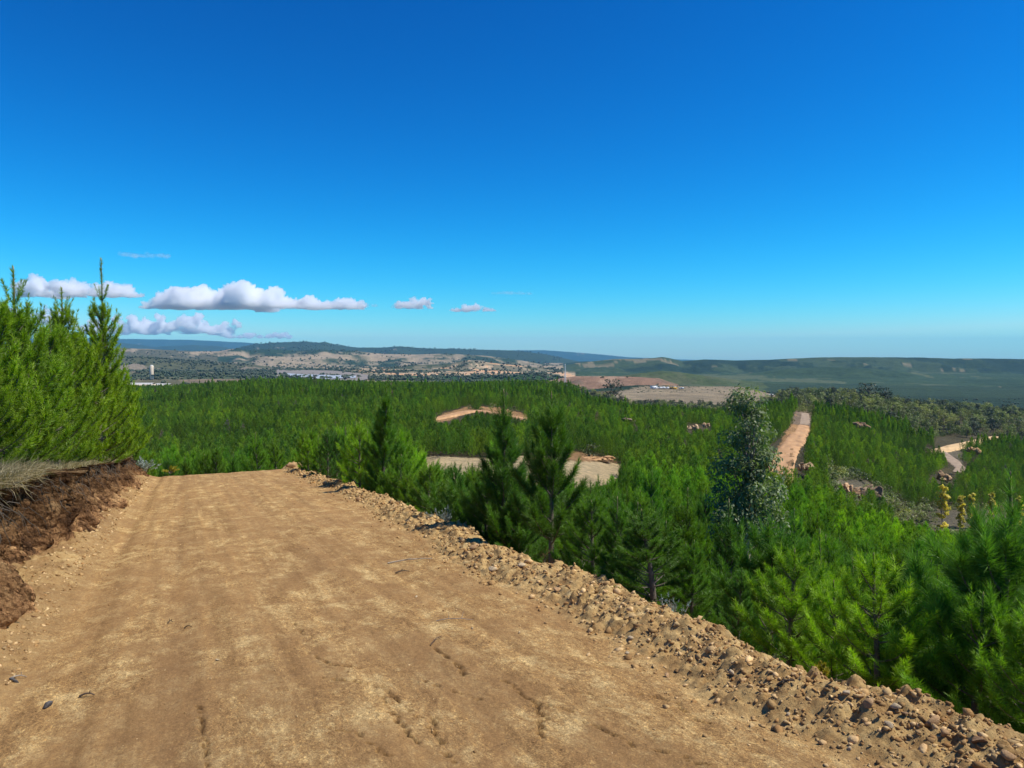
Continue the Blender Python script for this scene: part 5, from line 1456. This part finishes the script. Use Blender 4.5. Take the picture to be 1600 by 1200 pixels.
STN = [(1388, 1142, 19, 0, "whitest stone on the inner berm slope near the lower right"), (1145, 1056, 17, 0, "pale ochre stone with a black shadow on the middle berm"),
 (1041, 1058, 17, 1, "flat tan stone at the inner edge of the berm"), (1357, 1107, 26, 1, "large orange clod on the crest of the berm"), (1398, 1113, 20, 0, "pale upright stone standing on the berm crest"),
 (1413, 1121, 15, 2, "small brown stone right of the upright pale stone"), (1323, 1085, 16, 0, "pale stone on the berm crest below the yellow weed"), (1345, 1092, 14, 1, "tan stone between the pale crest stone and the large orange clod"),
 (1455, 1135, 34, 1, "long sandy clod block on the berm crest at the lower right"), (1478, 1150, 24, 1, "sloping end of the sandy clod block on the crest"), (1232, 1120, 17, 0, "cream stone half buried in the berm"),
 (1328, 1175, 10, 0, "small oval pale stone low on the berm"), (770, 892, 16, 0, "flat white stone on the berm left of the pine trunk"), (815, 888, 14, 0, "white stone on the berm crest by the dry twigs"),
 (985, 1000, 12, 0, "yellow white stone on the berm right of the brown branches"), (980, 1022, 9, 0, "small cream stone below the yellow white one"), (812, 990, 7, 0, "tiny white stone alone on the road right of the long crack"),
 (738, 983, 7, 0, "tiny white stone on the road near the thin stick"), (650, 933, 7, 0, "tiny pale stone in the middle of the road"), (1575, 1188, 30, 1, "big earth clod at the lower right corner"),
 (1530, 1165, 26, 2, "brown clod beside the corner clod on the crest"), (870, 925, 16, 1, "ochre clod at the foot of the pine with the grey trunk"), (740, 857, 18, 1, "ochre clod on the berm crest above the flat white stone"),
 (560, 783, 14, 1, "ochre clod on the far part of the berm"), (455, 733, 20, 1, "pale heap clod at the far end of the berm"), (1275, 1062, 13, 2, "brown clod on the crest left of the yellow weed")]
for i, (a, b, sz, m, lab) in enumerate(STN): stone(a, b, sz, m, lab, i)
stone(72, 1107, 24, 3, "dark slate stone lying on the road at the lower left", 3, grp="", up=0.3)
stone(22, 1065, 18, 3, "flat dark slate stone at the left border of the road", 5, grp="", up=0.1)
stone(340, 1033, 8, 0, "small upright white chip in the wheel track", 2, grp="", up=0.5)
# small stones and clods as one mass
def gravel():
    rg = np.random.default_rng(17)
    n = 29000
    s = np.exp(rg.uniform(math.log(2.4), math.log(34), n))
    bi = berm_in(s)
    pick = rg.random(n)
    t = np.where(pick < 0.66, bi + rg.normal(0.45, 0.27, n) * (1.1 - 0.35 * sstep(10, 30, s)), np.where(pick < 0.86, -1.35 - np.abs(rg.normal(0, .35, n)), rg.uniform(-1.4, 3.9, n)))
    size = (0.0045 + 0.010 * rg.random(n) ** 5 * 3.4) * np.clip(0.7 + s * 0.045, 0.7, 2.0)
    size = np.where((pick >= 0.86), size * 0.45, size)
    size = np.where((pick < 0.66) & (rg.random(n) < 0.05), size * 2.0, size)
    z = road_z(s, t)[0]
    k = t < 5.8; s, t, size, z = s[k], t[k], size[k], z[k]; n = len(s)
    x, y = to_xy(s, t)
    shapes = np.stack([rock_verts(ICO1, np.random.default_rng(900 + q), .75, 1.5) for q in range(24)])
    sh = shapes[rg.integers(0, 24, n)]
    a = rg.uniform(0, 6.28, n); ca, sa = np.cos(a), np.sin(a)
    v = np.stack([sh[..., 0] * ca[:, None] - sh[..., 1] * sa[:, None], sh[..., 0] * sa[:, None] + sh[..., 1] * ca[:, None], sh[..., 2]], -1)
    v = v * size[:, None, None] + np.stack([x, y, z + size * 0.1], -1)[:, None]
    nv = v.shape[1]
    f = (ICO1[1][None] + (np.arange(n) * nv)[:, None, None]).reshape(-1, 3)
    me = mesh_np("gravel", v.reshape(-1, 3), f)
    base = np.array([[1.0, 1.0, 1.0], [.85, .78, .7], [.62, .55, .48], [1.3, 1.3, 1.35], [.75, .62, .5]])[rg.integers(0, 5, n)] * rg.uniform(.8, 1.15, (n, 1))
    vcol(me, np.repeat(base, nv, axis=0))
    link("gravel", me, M_STONE, kind='stuff', label="loose clods and pebbles on the berm, the bank foot and the road")
gravel()

# ------------------------------------------------------------------ sticks, dead branches, grasses, weeds
def hit_road(px, py):
    xx = (px - 800) / F; yy = (600 - py) / F
    d = np.array([xx, math.cos(PITCH) + yy * math.sin(PITCH), -math.sin(PITCH) + yy * math.cos(PITCH)])
    ks = np.linspace(2.5, 45, 3000); P = d[None] * ks[:, None]
    S, T = to_st(P[:, 0], P[:, 1]); Z = road_z(S, T)[0]
    i = np.nonzero(P[:, 2] < Z)[0]
    if len(i) == 0: return hit_road(px - 4, py + 6)
    i = i[0]
    return np.array([P[i, 0], P[i, 1], Z[i]])
def stick(p0, p1, r, lab, col=(1, 1, 1), bend=0.06, lift=0.02):
    a, b = hit_road(*p0), hit_road(*p1); L = np.linalg.norm(b - a); rg = np.random.default_rng(int(p0[0]))
    k = np.linspace(0, 1, 7)
    pts = a + (b - a) * k[:, None] + np.array([0, 0, 1]) * (r + lift * np.sin(k * 3.1))[:, None] + rg.normal(size=(7, 3)) * bend * L * .2 * np.array([1, 1, .2])
    c = pts.mean(0)
    sp = Soup(); v, f = tube(pts - c, r * (1 - .6 * k), 6); sp.add(v, f, col)
    for q in (2, 4):
        v, f = tube([pts[q] - c, pts[q] - c + rg.normal(size=3) * .1 * L + np.array([0, 0, .02])], [r * .5, r * .2], 4); sp.add(v, f, col)
    o = link("stick", sp.mesh("stick", True), M_WOOD, label=lab, category="stick", group="sticks on the road"); o.location = c
stick((605, 881), (676, 874), .013, "long pale stick lying at the inner edge of the berm")
stick((618, 897), (640, 894), .012, "short dark curved twig just below the long pale stick", (.3, .25, .2))
stick((682, 971), (740, 970), .006, "thin pale straw stick in the middle of the road")
stick((672, 1010), (690, 995), .006, "thin dark stick below the straw stick", (.4, .3, .25))
stick((262, 975), (270, 973), .008, "tiny dark twig in the left wheel track", (.3, .25, .2))
stick((288, 983), (300, 981), .008, "short dark twig right of the tiny one in the left wheel track", (.35, .28, .2))
stick((125, 1090), (148, 1088), .010, "dark splinter right of the slate stone", (.35, .3, .28))
stick((16, 1062), (42, 1060), .008, "pale short stick beside the flat slate stone")
stick((1215, 1075), (1242, 1068), .012, "curved dark twig sticking out of the berm crest", (.4, .35, .3))

def spray(name, px, py, depth, n, size, mat, lab, cat, seed, nl=0.12, nw=.006, droop=0.0, dirn=(0, 0, 1), spread=.8, shoots=24, z=None):
    rg = np.random.default_rng(seed)
    x0, y0 = place(px, depth); z0 = zat(py, depth) if z is None else z
    W, Nn = Soup(), Soup(); P, D, L = [], [], []
    for q in range(shoots):
        d = np.array(dirn) + rg.normal(size=3) * spread; d /= np.linalg.norm(d); d[2] = abs(d[2]) * .8 + .1
        l = size * rg.uniform(.5, 1)
        v, f = tube([(0, 0, -.1), d * l * .5, d * l], [.007, .005, .003], 4); W.add(v, f)
        for k in (.35, .55, .75, .92): P.append(d * l * k); D.append(d + rg.normal(size=3) * .3); L.append(size * .22)
    needles(Nn, np.array(P), np.array(D), np.array(L), n, nl, nw, rg, np.ones((len(P), 3)))
    e = empty(name, (x0, y0, z0), label=lab, category=cat)
    link("stems", W.mesh("stems"), M_WOOD, e); link("foliage", Nn.mesh("foliage"), mat, e)
M_GREYSH = foliage_mat("grey_shrub_leaves", (0.30, 0.34, 0.28), (0.28, 0.32, 0.27), trans=.15, rand=.1)
M_WEED = foliage_mat("yellow_green_weed", (0.22, 0.30, 0.03), (0.2, 0.28, 0.03), trans=.35, rand=.1)
M_YFLOW = foliage_mat("yellow_flowers", (0.55, 0.45, 0.03), (0.5, 0.42, 0.03), trans=.3, rand=.1)
def atb(px, dep): x0, y0 = place(px, dep); return ground1(x0, y0)
spray("grey_shrub", 690, 832, 14.6, 12, .5, M_GREYSH, "silvery grey shrub at the outer foot of the berm", "shrub", 1, nl=.05, nw=.018, shoots=30)
spray("dead_branch", 925, 962, 8.3, 26, .42, M_DEAD, "rust brown dead pine branch sticking up behind the berm", "branch", 2, dirn=(.8, 0, .6), spread=.35, shoots=12)
spray("dead_branch", 846, 912, 9.7, 26, .45, M_DEAD, "reddish dead pine twigs at the foot of the grey pine trunk", "branch", 3, dirn=(.2, 0, .3), spread=.6, shoots=10)
spray("green_weed", 964, 975, 7.9, 16, .38, M_WEED, "bright yellow green feathery weed behind the berm", "weed", 4, nl=.04, nw=.01, spread=.35, shoots=20)
spray("pale_weed", 1055, 1005, 7.1, 10, .45, M_GREYSH, "tall thin pale weeds behind the berm crest", "weed", 5, nl=.035, nw=.007, spread=.3, shoots=22)
spray("yellow_weed", 1296, 1068, 5.75, 16, .13, M_YFLOW, "small yellow flowering weed on the berm crest", "weed", 6, nl=.03, nw=.012, spread=.5, shoots=16)
spray("pale_bush", 224, 738, 33, 12, .7, M_GREYSH, "pale flowering bush at the far end of the bank", "bush", 7, nl=.09, nw=.04, shoots=30)
spray("yellow_bush", 264, 738, 37, 12, .4, M_YFLOW, "small yellow bush at the crest of the road", "bush", 8, nl=.08, nw=.04, shoots=16)

# dry grass on the bank
def grass(name, n, srange, trange, ln, mat, lab, seed, wd=.006, dens=None):
    rg = np.random.default_rng(seed)
    nt = n // 45
    cs = rg.uniform(*srange, nt); ct = rg.uniform(*trange, nt)
    s = (cs[:, None] + rg.normal(size=(nt, 45)) * .055).ravel(); t = (ct[:, None] + rg.normal(size=(nt, 45)) * .055).ravel()
    cl = np.repeat(rg.uniform(.6, 1.25, nt), 45)
    x, y = to_xy(s, t); z = z_road(s) + bank_h(s) * 1.04 + .05 * np.clip(-2.4 - t, 0, 30) - .04
    m = len(s); l = ln * cl * rg.uniform(.5, 1, m)
    d = rg.normal(size=(m, 3)) * .5 + np.array([.22, .0, 1]); d /= np.linalg.norm(d, axis=1)[:, None]
    side = np.stack([-d[:, 1], d[:, 0], 0 * l], -1) + rg.normal(size=(m, 3)) * .4; side /= np.linalg.norm(side, axis=1)[:, None]
    b = np.stack([x, y, z], -1); out = np.stack([RX + 0 * l, RY + 0 * l, 0 * l], -1)
    mid = b + d * (l * .55)[:, None]; tip = b + d * l[:, None] * .9 + (out * .35 * rg.uniform(.2, 1, (m, 1)) + rg.normal(size=(m, 3)) * .15) * l[:, None] - np.array([0, 0, .18]) * l[:, None]
    w = wd / 2
    v = np.stack([b + side * w, b - side * w, mid - side * w * .8, mid + side * w * .8, tip], 1).reshape(-1, 3)
    base = np.arange(m) * 5
    q = np.stack([base, base + 1, base + 2, base + 3], -1); tr = np.stack([base + 3, base + 2, base + 4], -1)
    me = mesh_np(name, v, [tr, q]); vcol(me, np.repeat(rg.uniform(.6, 1.2, (m, 1)) * np.ones((1, 3)), 5, axis=0))
    link(name, me, mat, kind='stuff', label=lab)
grass("dry_grass", 9500, (9, 14.5), (-3.0, -2.15), .40, M_GRASS, "straw coloured dry grass hanging over the lip of the bank", 3, wd=.011)
grass("dry_grass_fringe", 6000, (16, 38), (-2.9, -2.2), .26, M_GRASS, "thin dry grass along the far lip of the bank", 4, wd=.009)
def roots():
    rg = np.random.default_rng(8); sp = Soup()
    for q in range(190):
        s = rg.uniform(9, 37); hb = float(bank_h(np.array([s]))[0]); t = -2.12 + rg.normal() * .12
        x, y = to_xy(s, t); z = float(z_road(np.array([s]))[0]) + hb * rg.uniform(.75, 1.02)
        p = [np.array([x, y, z])]; d = np.array([RX, RY, -.6]) * .4 + rg.normal(size=3) * .5
        for k in range(5):
            d = d * .8 + rg.normal(size=3) * .35 + np.array([0, 0, -.28]); p.append(p[-1] + d / np.linalg.norm(d) * rg.uniform(.05, .11))
        v, f = tube(p, np.linspace(.006, .002, 6), 4); sp.add(v, f, np.ones(3) * rg.uniform(.15, .5))
    link("roots", sp.mesh("roots"), M_WOOD, kind='stuff', label="tangled bare roots hanging from the cut bank")
roots()
print("objects", len(scene.objects))
